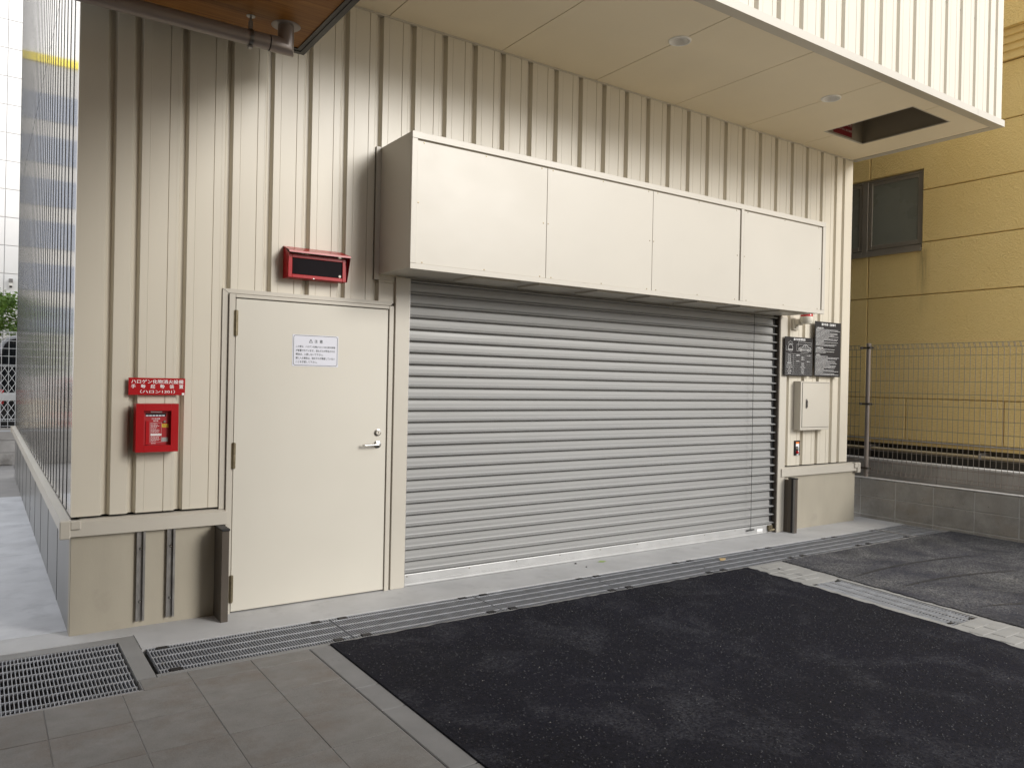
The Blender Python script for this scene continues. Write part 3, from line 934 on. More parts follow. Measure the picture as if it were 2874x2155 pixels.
# red name board for the manual release
t = thing('red_sign', 'red name board with three lines of white Japanese lettering', 'sign', (-.48, 0, 1.45))
MB().cbox(-.644, -.315, -.032, -.026, 1.452, 1.559, .001).build('board', 'red_paint', t)
MB().box(-.62, -.56, -.026, .0, 1.47, 1.54).build('bracket', 'red_paint', t)
MB().box(-.40, -.34, -.026, .0, 1.47, 1.54).build('bracket', 'red_paint', t)
yy = -.0328
lt = join(text_mb('ハロゲン化物消火設備', -.629, -.326, 1.5235, .026, yy), text_mb('手　動　起　動　装　置', -.629, -.326, 1.4935, .025, yy), text_mb('（ハロン1301）', -.578, -.375, 1.4625, .022, yy))
lt.build('lettering', 'white_print', t)
MB().box(-.334, -.319, -.0335, -.0322, 1.453, 1.4665).build('maker_mark', 'white_print', t)
# manual release box
t = thing('release_box', 'red manual release cabinet with a recessed glazed panel, below the red name board', 'alarm box', (-.486, 0, 1.1))
fy = -.100
bd = MB()
for (a, b, c, d) in ((-.608, -.564, 1.100, 1.399), (-.407, -.364, 1.100, 1.399), (-.5635, -.4075, 1.356, 1.399), (-.5635, -.4075, 1.100, 1.142)):
    bd.box(a, b, fy, -.002, c, d)
bd.build('case', 'red_paint', t)
MB().box(-.5635, -.4075, fy + .034, -.004, 1.1425, 1.3555).build('panel', 'red_panel', t)
py_ = fy + .0335
w = MB(); flat(w, -.520, -.455, 1.3435, 1.3515, py_); flat(w, -.519, -.456, 1.200, 1.210, py_ - .0002)
w.build('white_label', 'white_print', t)
w = MB(); flat(w, -.550, -.432, 1.318, 1.340, py_); w.build('indicator_strip', 'sign_black', t)
w = MB()
for k in range(6): flat(w, -.5475 + k * .0187, -.5325 + k * .0187, 1.3205, 1.3285, py_ - .0004)
w.build('indicator', 'notice_sheet', t)
w = join(text_mb('ガス消火設備', -.515, -.467, 1.3005, .009, py_ - .0003), text_mb('操作箱', -.505, -.477, 1.288, .008, py_ - .0003))
flat(w, -.523, -.4575, 1.2795, 1.2803, py_ - .0003); flat(w, -.523, -.4575, 1.157, 1.1578, py_ - .0003)
flat(w, -.523, -.5222, 1.157, 1.2803, py_ - .0003); flat(w, -.4583, -.4575, 1.157, 1.2803, py_ - .0003)
blur_lines(w, -.518, -.462, 1.276, py_ - .0004, 9, .0078, .0022, 4, .6)
blur_lines(w, -.518, -.462, 1.196, py_ - .0004, 6, .006, .002, 5, .8)
blur_lines(w, -.515, -.467, 1.153, py_ - .0004, 1, .006, .0032, 6, .95)
w.build('lettering', 'white_print', t)
w = MB(); flat(w, -.4545, -.4165, 1.250, 1.272, py_ - .0004); w.build('yellow_label', 'yellow_print', t)
w = MB(); flat(w, -.455, -.418, 1.160, 1.187, py_ - .0004); w.build('rating_plate', 'aluminium', t)
w = MB(); blur_lines(w, -.451, -.420, 1.268, py_ - .0008, 3, .006, .002, 7); blur_lines(w, -.452, -.421, 1.183, py_ - .0008, 4, .006, .0018, 8)
w.build('small_print', 'black_print', t)
MB().lathe([(0, -.008), (.007, -.008), (.009, 0)], (-.440, py_, 1.287), 'y', 16).build('key_switch', 'stainless', t, True)
MB().box(-.548, -.530, py_ - .004, py_, 1.145, 1.292).build('pull_slot', 'red_paint', t)

# red hooded warning lamp over the door
t = thing('warning_lamp', 'red hooded warning display with dark glass above the cream door', 'warning lamp', (.51, 0, 2.26))
x0, x1, zb, zt = .312, .735, 2.262, 2.484
cs = MB()
# body: slopes forward, open front
cs.add([(x0, 0, zb), (x0, 0, zt), (x0, -.128, zt - .058), (x0, -.100, zb)], [(0, 1, 2, 3)])
cs.add([(x1, 0, zb), (x1, 0, zt), (x1, -.128, zt - .058), (x1, -.100, zb)], [(0, 1, 2, 3)])
cs.add([(x0, 0, zb), (x1, 0, zb), (x1, -.100, zb), (x0, -.100, zb)], [(0, 1, 2, 3)])
cs.build('case', 'red_paint', t)
hd = MB()
h0 = [(0, zt), (-.150, zt - .040)]
hd.add([(x0 - .002, 0, zt + .002), (x1 + .002, 0, zt + .002), (x1 + .010, -.150, zt - .044), (x0 - .008, -.150, zt - .044)], [(0, 1, 2, 3)])
hd.add([(x0 - .008, -.150, zt - .044), (x1 + .010, -.150, zt - .044), (x1 + .010, -.152, zt - .056), (x0 - .008, -.152, zt - .056)], [(0, 1, 2, 3)])
hd.add([(x0 - .002, 0, zt), (x1 + .002, 0, zt), (x1 + .010, -.149, zt - .047), (x0 - .008, -.149, zt - .047)], [(0, 1, 2, 3)])
hd.add([(x1 + .002, 0, zt), (x1 + .010, -.150, zt - .046), (x1 + .002, -.108, zb), (x1 + .002, 0, zb)], [(0, 1, 2, 3)])
hd.build('hood', 'red_paint', t)
ff = MB()
fyf = -.104
for (a, b, c, d) in ((x0 + .002, x0 + .030, zb, zt - .06), (x1 - .032, x1 - .004, zb, zt - .06), (x0 + .030, x1 - .032, zt - .085, zt - .06), (x0 + .030, x1 - .032, zb, zb + .024)):
    ff.cbox(a, b, fyf, fyf + .02, c, d, .002)
ff.build('front_frame', 'red_paint', t)
MB().box(x0 + .030, x1 - .032, fyf + .010, fyf + .016, zb + .024, zt - .085).build('glass', 'dark_glass', t)
MB().lathe([(0, -.001), (.009, -.001), (.0095, .001)], (x1 - .048, fyf + .009, zb + .037), 'y', 18).build('round_sticker', 'off_white_plastic', t)
MB().cbox(x0 + .175, x0 + .187, fyf - .004, fyf + .002, zb - .001, zb + .006, .001).build('catch', 'stainless', t)

# caution notice on the door
t = thing('door_notice', 'pale caution notice with green-black Japanese text on the door', 'notice', (.55, -.018, 1.66))
ny = -.0195
MB().box(.382, .716, ny, -.0183, 1.660, 1.880).build('sheet', 'notice_sheet', t)
w = MB()
def bar(mb, p, q, th, y):
    d = Vector((q[0] - p[0], q[1] - p[1])).normalized() * th / 2
    nx, nz = -d.y, d.x
    mb.add([(p[0] + nx, y, p[1] + nz), (q[0] + nx, y, q[1] + nz), (q[0] - nx, y, q[1] - nz), (p[0] - nx, y, p[1] - nz)], [(0, 1, 2, 3)])
L_, R__, B_, T_, ch = .3905, .7085, 1.667, 1.874, .009
o8 = [(L_ + ch, T_), (R__ - ch, T_), (R__, T_ - ch), (R__, B_ + ch), (R__ - ch, B_), (L_ + ch, B_), (L_, B_ + ch), (L_, T_ - ch)]
for p, q in zip(o8, o8[1:] + o8[:1]): bar(w, p, q, .0028, ny - .0006)
tri = [(.500, 1.8265), (.526, 1.8265), (.513, 1.850)]
for p, q in zip(tri, tri[1:] + tri[:1]): bar(w, p, q, .0028, ny - .0006)
bar(w, (.513, 1.8425), (.513, 1.834), .003, ny - .0006); bar(w, (.513, 1.8318), (.513, 1.8292), .003, ny - .0006)
rows = [('この室は、ハロゲン化物(ハロン1301)消火設備', .406, .692), ('が設置されています。消火ガスが放出された', .406, .692), ('場合は、入室しないで下さい。', .406, .604), ('室に入る場合は、消火ガスが滞留していない', .406, .692), ('ことを確認して下さい。', .406, .561)]
parts = [w, text_mb('注', .540, .562, 1.8255, .023, ny - .0006), text_mb('意', .577, .600, 1.8255, .023, ny - .0006)]
for i, (s_, a, b) in enumerate(rows):
    parts.append(text_mb(s_, a, b, 1.7885 - i * .0265, .0165, ny - .0006))
join(*parts).build('lettering', 'black_print', t)

# two black information boards
t = thing('vehicle_limit_board', 'shorter black board with a white car drawing and size table', 'sign board', (6.05, 0, 1.708))
sy_ = -.052
MB().cbox(5.802, 6.306, sy_, sy_ + .006, 1.708, 2.135, .001).build('board', 'sign_black', t)
MB().box(5.86, 6.25, sy_ + .006, .002, 1.80, 1.84).build('bracket', 'cream_paint', t)
MB().box(5.86, 6.25, sy_ + .006, .002, 2.02, 2.06).build('bracket', 'cream_paint', t)
wy = sy_ - .0006
parts = [text_mb('最大収容車制限', 5.955, 6.165, 2.098, .026, wy)]
w = MB()
# front view and side view of the car
car_front = [(5.862, 2.018), (5.868, 2.040), (5.884, 2.052), (5.918, 2.052), (5.934, 2.040), (5.940, 2.018), (5.940, 1.990), (5.862, 1.990)]
for p, q in zip(car_front, car_front[1:] + car_front[:1]): bar(w, p, q, .003, wy)
bar(w, (5.862, 2.000), (5.940, 2.000), .003, wy)
side = [(6.045, 1.998), (6.047, 2.016), (6.075, 2.024), (6.115, 2.028), (6.135, 2.048), (6.155, 2.054), (6.195, 2.053), (6.225, 2.032), (6.262, 2.026), (6.272, 2.012), (6.270, 1.998)]
for p, q in zip(side, side[1:] + side[:1]): bar(w, p, q, .0032, wy)
bar(w, (6.115, 2.027), (6.225, 2.031), .0025, wy); bar(w, (6.166, 2.053), (6.168, 2.028), .0025, wy)
bar(w, (6.05, 2.010), (6.27, 2.010), .0022, wy)
for cx in (6.088, 6.222):
    pts = [(cx + .014 * math.cos(R(45 * k)), 1.996 + .014 * math.sin(R(45 * k))) for k in range(8)]
    for p, q in zip(pts, pts[1:] + pts[:1]): bar(w, p, q, .003, wy)
for p, q in (((6.04, 2.082), (6.275, 2.082)), ((6.04, 2.088), (6.04, 2.03)), ((6.275, 2.088), (6.275, 2.03)), ((6.012, 2.058), (6.275, 2.058)), ((6.012, 2.058), (6.012, 1.985)), ((6.012, 1.985), (6.275, 1.985)),
             ((6.088, 1.968), (6.222, 1.968)), ((5.85, 2.060), (5.95, 2.060)), ((5.826, 2.040), (5.826, 1.99)), ((5.826, 1.99), (5.855, 1.99)), ((5.86, 2.072), (5.90, 2.092)), ((5.94, 2.072), (5.90, 2.092)), ((5.868, 1.975), (5.935, 1.975))):
    bar(w, p, q, .0016, wy)
for i in range(11):
    z = 1.950 - i * .0222
    bar(w, (5.815, z), (6.295, z), .0012, wy)
bar(w, (5.955, 1.950), (5.955, 1.728), .0012, wy)
parts.append(w)
rows = [('車　種', '普通乗用車', 'ハイルーフ車'), ('全　長', '5,300 mm', ''), ('全　幅', '2,050 mm', ''), ('全　高', '1,550 mm', '2,050 mm'), ('最低地上高', '100 mm', ''), ('オーバーハング', '1,000 mm', ''), ('ホイールベース', '1,700~3,275 mm', ''), ('タイヤ', '1,870 mm', ''), ('タイヤ外幅', '1,960 mm', ''), ('重　量', '2,500 kg', '')]
for i, (a, b, c) in enumerate(rows):
    z = 1.932 - i * .0222
    parts.append(text_mb(a, 5.835, 5.94, z, .0125, wy, 'c'))
    if c:
        parts.append(text_mb(b, 5.97, 6.10, z, .0115, wy, 'c')); parts.append(text_mb(c, 6.16, 6.29, z, .0115, wy, 'c'))
    else:
        parts.append(text_mb(b, 6.02, 6.23, z, .0115, wy, 'c'))
join(*parts).build('lettering', 'white_print', t)

t = thing('instruction_board', 'taller black board densely printed with white instructions', 'sign board', (6.59, 0, 1.710))
MB().cbox(6.340, 6.838, sy_, sy_ + .006, 1.710, 2.334, .001).build('board', 'sign_black', t)
MB().box(6.40, 6.78, sy_ + .006, .002, 1.80, 1.84).build('bracket', 'cream_paint', t)
MB().box(6.40, 6.78, sy_ + .006, .002, 2.20, 2.24).build('bracket', 'cream_paint', t)
parts = [text_mb('操作手順・注意事項', 6.460, 6.735, 2.290, .028, wy)]
w = MB()
z = 2.268
for hdr, n_ in (('・入庫時操作手順・', 15), ('・出庫時操作手順・', 4), ('・注意事項・', 17)):
    parts.append(text_mb(hdr, 6.357, 6.357 + .0165 * len(hdr), z - .013, .0135, wy))
    z -= .0190
    blur_lines(w, 6.357, 6.822, z, wy, n_, .0131, .0034, n_ + 3)
    z -= n_ * .0131 + .009
parts.append(w)
join(*parts).build('lettering', 'white_print', t)

# small wall cabinet
t = thing('wall_cabinet', 'small cream steel cabinet with a dark latch below the black boards', 'cabinet', (6.33, 0, 1.108))
MB().cbox(6.045, 6.585, -.092, -.003, 1.110, 1.652, .003).build('case', 'cream_paint', t)
MB().box(6.070, 6.572, -.0935, -.0915, 1.140, 1.640).build('door_gap', 'dark_gap', t)
cd = MB().cbox(6.074, 6.568, -.0965, -.0932, 1.144, 1.636, .001).build('door', 'cream_paint', t)
lt = MB().cbox(6.132, 6.158, -.104, -.0966, 1.352, 1.456, .004)
lt.cbox(6.137, 6.153, -.116, -.104, 1.366, 1.440, .005)
lt.build('latch', 'rail_steel', cd)
# control switch
t = thing('control_switch', 'small black control switch plate with a red push button and labels', 'switch', (6.117, 0, .826))
cy = -.012
MB().cbox(6.072, 6.165, cy, -.0005, .826, .990, .001).build('plate', 'sign_black', t)
w = MB(); flat(w, 6.092, 6.150, .955, .975, cy - .0006); w.build('orange_label', 'orange_print', t)
w = MB(); flat(w, 6.092, 6.150, .925, .9545, cy - .0006); flat(w, 6.132, 6.15, .912, .925, cy - .0006); flat(w, 6.136, 6.150, .892, .906, cy - .0006); flat(w, 6.136, 6.150, .845, .883, cy - .0006); flat(w, 6.108, 6.142, .8285, .8385, cy - .0006)
w.build('white_label', 'white_print', t)
MB().lathe([(0, -.022), (.011, -.021), (.016, -.015), (.016, 0)], (6.108, cy, .860), 'y', 20).build('push_button', 'red_lens', t, True)
MB().lathe([(0, -.012), (.009, -.012), (.013, -.004), (.013, 0)], (6.105, cy, .905), 'y', 20).build('key_switch', 'stainless', t, True)
# rotating beacon under the shutter box
t = thing('beacon_lamp', 'round red-topped warning beacon on a cream bracket under the shutter box', 'beacon', (6.05, 0, 2.22))
br = MB().cbox(5.985, 6.085, -.028, -.001, 2.215, 2.345, .006)
br.cbox(5.995, 6.075, -.085, -.028, 2.268, 2.335, .006)
br.cbox(6.005, 6.07, -.04, -.0285, 2.232, 2.262, .004)
br.build('bracket', 'off_white_plastic', t)
bc = (6.035, -.150, 0)
MB().lathe([(0, 2.280), (.055, 2.280), (.058, 2.286), (.066, 2.303), (.070, 2.310), (.070, 2.352), (.066, 2.356)], bc, 'z', 32).build('base', 'off_white_plastic', t, True)
MB().lathe([(.0655, 2.3565), (.0655, 2.39), (.058, 2.40), (0, 2.405)], (6.035, -.150, 0), 'z', 32).build('lens', 'red_lens', t, True)
# pull cord on the shutter
t = thing('pull_cord', 'thin dark pull cord hanging down the right side of the shutter', 'cord', (5.345, 0, .06))
MB().tube([(5.332, -.012, 2.35), (5.336, -.010, 1.6), (5.343, -.010, .8), (5.346, -.012, .068)], .0024, 6).build('cord', 'black_rubber', t)
MB().tube([(5.283, -.013, .062), (5.29, -.013, .062), (5.40, -.013, .064)], .0075, 8).build('toggle', 'black_rubber', t)
# flood-barrier posts and channels
t = thing('barrier_post', 'brown metal post with black cap left of the door', 'post', (-.085, -.1, 0))
MB().cbox(-.108, -.062, -.190, -.002, .0, .585, .002).build('post_body', 'bronze', t)
MB().cbox(-.112, -.058, -.194, -.001, .585, .600, .003).build('cap', 'black_rubber', t)
t = thing('barrier_post', 'brown metal post with black rubber strip right of the roller shutter', 'post', (5.91, -.08, 0))
pb = MB().cbox(5.889, 5.935, -.158, -.070, .0, .585, .002)
pb.cbox(5.8885, 5.918, -.0695, -.0005, .0, .572, .002)
pb.build('post_body', 'bronze', t)
MB().box(5.8872, 5.889, -.135, -.110, .002, .588).build('rubber_strip', 'black_rubber', t)
MB().box(5.8872, 5.8892, -.1575, -.136, .002, .588).build('edge_profile', 'rail_steel', t)
MB().cbox(5.885, 5.939, -.162, -.066, .585, .597, .003).build('cap', 'black_rubber', t)
for (xc, lab) in ((-.553, 'left one of two steel channels screwed upright to the plinth'), (-.378, 'right one of two steel channels screwed upright to the plinth')):
    t = thing('steel_channel', lab, 'channel', (xc, 0, .037), 'steel channels on the plinth')
    pr = [(xc - .025, -.001), (xc - .025, -.022), (xc - .012, -.022), (xc - .012, -.019), (xc - .020, -.019), (xc - .020, -.005), (xc + .020, -.005), (xc + .020, -.019), (xc + .012, -.019), (xc + .012, -.022), (xc + .025, -.022), (xc + .025, -.001)]
    MB().prism(pr, 'z', .037, .597).build('channel', 'rail_steel', t)
    for z in (.156, .487):
        MB().lathe([(0, -.006), (.005, -.0055), (.0085, -.001), (.010, 0)], (xc, -.0052, z), 'y', 14).build('screw', 'stainless', t, True)
# crumbs
lf = MB()
lf.add([(4.15, -.63, .0), (4.19, -.575, .008), (4.255, -.565, .002), (4.235, -.615, .012), (4.20, -.64, .004)], [(0, 1, 3), (1, 2, 3), (0, 3, 4)])
tag(lf.build('dry_leaf', 'dry_leaf'), 'small curled dry leaf lying on the drain grating', 'leaf')
tp = MB().add([(3.13, -.115, .002), (3.19, -.085, .002), (3.225, -.125, .0025), (3.165, -.15, .002)], [(0, 1, 2, 3)])
tag(tp.build('tape_scrap', 'green_tape'), 'small scrap of green tape on the pale concrete below the shutter', 'tape')
for i, (x, y, r_) in enumerate(((2.919, -.066, .012), (2.925, -.205, .009), (4.35, -1.10, .012))):
    q = random.Random(i)
    me = MB().lathe([(0, r_ * .8), (r_ * .7, r_ * .6), (r_, 0), (r_ * .7, -.002)], (x, y, 0), 'z', 6)
    tag(me.build('pebble', 'sign_black'), ['small dark stone on the concrete near the shutter, the upper one', 'small dark stone on the concrete near the shutter, the lower one', 'small dark stone on the pale brick-patterned strip'][i], 'stone', 'loose dark stones')

# ------------------------------------------------------------------ canopy and drain pipe, upper left
cz = 3.7
BLOCKER_X, BLOCKER_Y, BLOCKER_H = 2.8, -6.4, 5.0  # extent of the unseen block added to cut light from the left
t = thing('hotel_entrance', 'hotel entrance canopy with brown wood soffit and black edge, upper left', 'canopy', (-2, -4, cz))
cx1, cy1 = .315, -.330
MB().box(-7, cx1 - .062, -9.5, cy1 - .062, cz, cz + .02).build('wood_soffit', 'wood_soffit', t)
et = MB()
et.box(cx1 - .034, cx1, -9.5, cy1, cz - .012, cz + .555)  # fascia carried up out of sight to shut off light above the canopy
et.box(-7, cx1 - .0342, cy1 - .034, cy1, cz - .012, cz + .555)
et.box(cx1 - .0615, cx1 - .0342, -9.5, cy1 - .0342, cz - .007, cz + .05)
et.box(-7, cx1 - .0617, cy1 - .0615, cy1 - .0342, cz - .007, cz + .05)
et.build('edge_trim', 'canopy_black', t)
MB().box(-6.98, cx1 - .07, -9.48, cy1 - .07, cz + .40, cz + .54).build('roof', 'canopy_roof', t)
# unseen block and side wall, added behind the viewpoint to shade the left
hw_ = MB()
hw_.box(-16, BLOCKER_X, -22, BLOCKER_Y, 3.6, BLOCKER_H)
hw_.box(-16, BLOCKER_X - .3, -22, BLOCKER_Y - .3, -.13, 3.6)
hw_.box(-3.5, -3.2, BLOCKER_Y + .002, -.36, -.13, 3.69)
hw_.box(-3.5, -3.2, BLOCKER_Y + .002, -.36, 4.26, BLOCKER_H)
hw_.build('light_blocker', 'blocker_render', t)
for k in range(1):
    for i in range(5):
        x = BLOCKER_X - 1.2 - i * 2.9
        MB().box(x - 1.6, x, BLOCKER_Y - .05, BLOCKER_Y + .01, 3.8 + 9 * k, 4.7 + 9 * k).build('blocker_window', 'car_glass', t)
t = thing('drain_pipe', 'grey brown drain pipe with an elbow under the wood canopy', 'pipe', (.087, -.652, cz))
pr_ = .0445
pcx, pcy, pzc = .092, -.652, 3.574
pp = MB()
pp.tube([(-6, pcy, pzc + .0), (-1.5, pcy, pzc), (-.01, pcy, pzc)], pr_, 28)
pp.build('pipe_run', 'pipe_paint', t, True, 50)
el = MB()
n_ = 28
# mitred elbow
def mitre():
    vs, fs = [], []
    for (kind) in ('h', 'm', 'v'):
        for k in range(n_):
            a = 2 * math.pi * k / n_
            u, w = math.cos(a) * (pr_ + .003), math.sin(a) * (pr_ + .003)
            if kind == 'h': p = (-.005, pcy + u, pzc + w)
            elif kind == 'm': p = (pcx - w, pcy + u, pzc + w)
            else: p = (pcx - w, pcy + u, cz + .01)
            vs.append(p)
    for i in range(2):
        for k in range(n_):
            fs.append((i * n_ + k, i * n_ + (k + 1) % n_, (i + 1) * n_ + (k + 1) % n_, (i + 1) * n_ + k))
    return vs, fs
el.add(*mitre())
el.build('elbow', 'pipe_paint', t, True, 35)
MB().lathe([(.047, -.005), (.078, -.006), (.086, -.001)], (pcx, pcy, cz), 'z', 36).build('ceiling_flange', 'pipe_paint', t, True)
hg = MB()
hx = -.117
for k in range(2):
    hg.lathe([(pr_ + .002, -.010), (pr_ + .005, -.010), (pr_ + .005, .010), (pr_ + .002, .010)], (hx, pcy, pzc), 'x', 28)
hg.box(hx - .010, hx + .010, pcy - .014, pcy + .014, pzc + pr_ + .004, cz - .03)
hg.tube([(hx, pcy, cz - .035), (hx, pcy, cz)], .006, 8)
hg.lathe([(0, -.004), (.024, -.003), (.026, 0)], (hx, pcy, cz), 'z', 20)
hg.cbox(hx - .012, hx + .012, pcy - .016, pcy + .016, pzc - pr_ - .018, pzc - pr_ - .004, .002)
hg.build('pipe_hanger', 'rail_steel', t, True)

# ------------------------------------------------------------------ right side: block wall, mesh fence, neighbour's house
BX = 7.6
bwall = thing('block_wall', 'low grey concrete block wall at the right with a pale mortar cap', 'wall', (BX, -2, 0))
MB().box(BX + .005, BX + .13, -8, 3.0, -.25, .474).build('mortar_core', 'block_mortar', bwall)
blk = MB().cbox(BX, BX + .1, -.2170, .2170, -.1065, .1065, .004).mesh('block')
blk2 = MB().cbox(BX, BX + .1, -.2195, .2195, -.09, .028, .004).mesh('base_block')
for j in range(-18, 7):
    yc = -.5425 + .445 * j
    for zc in (.1535, .3765):
        put('block', blk, 'concrete_block', bwall, (0, yc, zc - .0 + (.0 if zc < .3 else -.003)))
    put('block', blk2, 'concrete_block', bwall, (0, yc, .008))
MB().cbox(BX - .002, BX + .045, -8, 3.0, .4845, .497, .004).build('mortar_cap', 'white_mortar', bwall)
MB().box(BX + .045, BX + .14, -8, 3.0, .474, .489).build('top_course', 'low_wall_concrete', bwall)

fence = thing('mesh_fence', 'brown welded-wire mesh fence standing on the block wall', 'fence', (7.66, -1, .49))
FX = 7.665
def wire_pts():
    return [(FX - .016, 0, .600), (FX - .030, 0, .548), (FX, 0, .545), (FX, 0, .60), (FX, 0, .66), (FX, 0, 2.04), (FX + .004, .006, 2.075), (FX + .004, .014, 2.112), (FX - .022, .016, 2.120), (FX - .028, .004, 2.07)]
wv = MB().tube(wire_pts(), .0031, 5).mesh('wire', True)
ys = []
y = .048
while y > -4.2:
    ys.append(y); y -= .0575
y = .20
while y < 2.4:
    ys.append(y); y += .0575
for y in ys:
    put('wire', wv, 'wire_steel', fence, (0, y, 0))
hz = [2.118, 2.068, 1.981, 1.832, 1.683, 1.540, 1.396, 1.253, 1.111, .970, .829, .688, .585, .548]
for z in hz:
    for (a, b) in ((.058, -4.22), (.19, 2.4)):
        MB().tube([(FX - (.026 if z in (2.118, .548) else -.003), a, z), (FX - (.026 if z in (2.118, .548) else -.003), b, z)], .0031, 5).build('wire', 'wire_steel', fence)
post = MB().tube([(7.705, 0, .45), (7.705, 0, 2.135)], .027, 16)
post.lathe([(0, 2.152), (.02, 2.149), (.031, 2.140), (.031, 2.132), (.027, 2.132)], (7.705, 0, 0), 'z', 16)
pm = post.mesh('post', True)
for y in (.118, -2.08, -4.28, 2.32):
    o = put('post', pm, 'fence_steel', fence, (0, y, 0))
    for z in (2.09, 1.395, .60):
        MB().box(7.66, 7.676, y - .085, y + .085, z - .012, z + .012).build('clamp', 'bronze', o)
        for s_ in (-.06, .06):
            MB().cbox(7.654, 7.664, y + s_ - .012, y + s_ + .012, z - .016, z + .016, .002).build('clamp_bolt', 'rail_steel', o)

lw = thing('low_concrete_wall', 'stained low concrete wall with a white top edge behind the mesh fence', 'wall', (8, -2, 0))
for (a, b) in ((-8, -4.2), (-4.195, -2.4), (-2.395, -.6), (-.595, 1.2), (1.205, 3.0)):
    MB().cbox(8.0, 8.12, a, b, -.2, .676, .004).build('wall_section', 'low_wall_concrete', lw)
MB().cbox(7.997, 8.123, -8, 3.0, .677, .700, .004).build('white_top', 'white_mortar', lw)

TX, HE = 8.45, -1.62
H = thing('tan_house', 'tan stucco neighbouring house with panel joints and an aluminium window', 'house', (9, -1, 0))
hc = MB()
hc.box(TX + .06, TX + 5, HE + .01, -.10, .872, 9)
hc.box(TX + .06, TX + 5, 1.42, 6, .872, 9)
hc.box(TX + .06, TX + 5, -.10, 1.42, .872, 3.40)
hc.box(TX + .06, TX + 5, -.10, 1.42, 4.39, 9)
hc.build('wall_core', 'tan_moulding', H)
MB().box(TX + .18, TX + 4.9, HE + .1, 5.9, -.3, .868).build('footing', 'footing', H)
jg = .0045
def panel(poly):
    # inset an axis-aligned (y,z) polygon by the joint
    k = len(poly); out = []
    area = sum(poly[i][0] * poly[(i + 1) % k][1] - poly[(i + 1) % k][0] * poly[i][1] for i in range(k))
    sgn = 1 if area > 0 else -1
    for i in range(k):
        p0, p1, p2 = Vector(poly[i - 1]), Vector(poly[i]), Vector(poly[(i + 1) % k])
        d1, d2 = (p1 - p0).normalized(), (p2 - p1).normalized()
        n1, n2 = Vector((-d1.y, d1.x)) * sgn, Vector((-d2.y, d2.x)) * sgn
        q = p1 + (n1 + n2) * jg if abs(d1.dot(d2)) < .5 else p1 + n1 * jg
        out.append(q)
    mb = MB()
    ch_ = .008
    inner = []
    for i in range(k):
        p0, p1, p2 = out[i - 1], out[i], out[(i + 1) % k]
        d1, d2 = (p1 - p0).normalized(), (p2 - p1).normalized()
        n1, n2 = Vector((-d1.y, d1.x)) * sgn, Vector((-d2.y, d2.x)) * sgn
        inner.append(p1 + (n1 + n2) * ch_)
    vs = [(TX, p.x, p.y) for p in inner] + [(TX + ch_, p.x, p.y) for p in out] + [(TX + .058, p.x, p.y) for p in out]
    fs = [tuple(range(k))] + [(i, (i + 1) % k, k + (i + 1) % k, k + i) for i in range(k)] + [(k + i, k + (i + 1) % k, 2 * k + (i + 1) % k, 2 * k + i) for i in range(k)]
    mb.add(vs, fs)
    mb.build('wall_panel', 'tan_stucco', H)
def rect(a, b, c, d): panel([(a, c), (b, c), (b, d), (a, d)])
V = .595
wy0, wy1, wz0, wz1 = -.115, 1.40, 3.40, 4.395
for (a, b) in ((HE, V), (V, 6)):
    rect(a, b, 1.468, 2.792)
    rect(a, b, 4.772, 5.447)
ly = [HE, -1.12, .045, 1.16, 2.28, 3.4, 6]
for a, b in zip(ly, ly[1:]): rect(a, b, .934, 1.468)
panel([(HE, 2.792), (V, 2.792), (V, wz0), (wy0, wz0), (wy0, 3.458), (HE, 3.458)])
rect(HE, wy0, 3.458, 4.122)
panel([(HE, 4.122), (wy0, 4.122), (wy0, wz1), (V, wz1), (V, 4.772), (HE, 4.772)])
panel([(V, 2.792), (6, 2.792), (6, 4.772), (V, 4.772), (V, wz1), (wy1, wz1), (wy1, wz0), (V, wz0)])
MB().box(TX - .012, TX + .058, HE, 6, .917, .932).build('drip_flashing', 'flashing_light', H)
MB().box(TX + .012, TX + .058, HE, 6, .872, .916).build('base_band', 'tan_moulding', H)
co = MB()
co.prism([(TX + .058, 5.452), (TX - .035, 5.452), (TX - .035, 5.54), (TX - .065, 5.545), (TX - .065, 5.615), (TX - .10, 5.62), (TX - .10, 5.69), (TX - .135, 5.695), (TX - .135, 5.765), (TX + .058, 5.765)], 'y', HE, 6)
co.build('moulding', 'tan_moulding', H)
MB().prism([(TX + .058, 5.768), (TX - .21, 5.768), (TX - .21, 6.04), (TX - .16, 6.05), (TX - .16, 9), (TX + .058, 9)], 'y', HE, 6).build('cornice', 'tan_stucco', H)
W = MB()
fx = TX + .035
for (a, b, c, d) in ((wy0, wy0 + .035, wz0, wz1), (.640, .720, wz0, wz1), (wy1 - .035, wy1, wz0, wz1), (wy0 + .035, .640, wz1 - .03, wz1), (.720, wy1 - .035, wz1 - .03, wz1), (wy0 + .035, .640, wz0, wz0 + .045), (.720, wy1 - .035, wz0, wz0 + .045)):
    W.cbox(fx, fx + .06, a, b, c, d, .002)
WI = W.build('window', 'window_frame', H)
for (a, b) in ((-.078, .634), (.726, 1.36)):
    s_ = MB()
    for (p, q, c, d) in ((a, a + .042, wz0 + .055, wz1 - .034), (b - .052, b, wz0 + .055, wz1 - .034), (a + .042, b - .052, wz1 - .076, wz1 - .034), (a + .042, b - .052, wz0 + .055, wz0 + .112)):
        s_.cbox(fx + .010, fx + .045, p, q, c, d, .002)
    s_.build('sash', 'window_frame', WI)
    MB().box(fx + .022, fx + .028, a + .04, b - .05, wz0 + .11, wz1 - .074).build('pane', 'frosted_glass', WI)
    MB().box(fx + .09, fx + .095, a - .04, b + .04, wz0, wz1).build('room_blind', 'footing', WI)
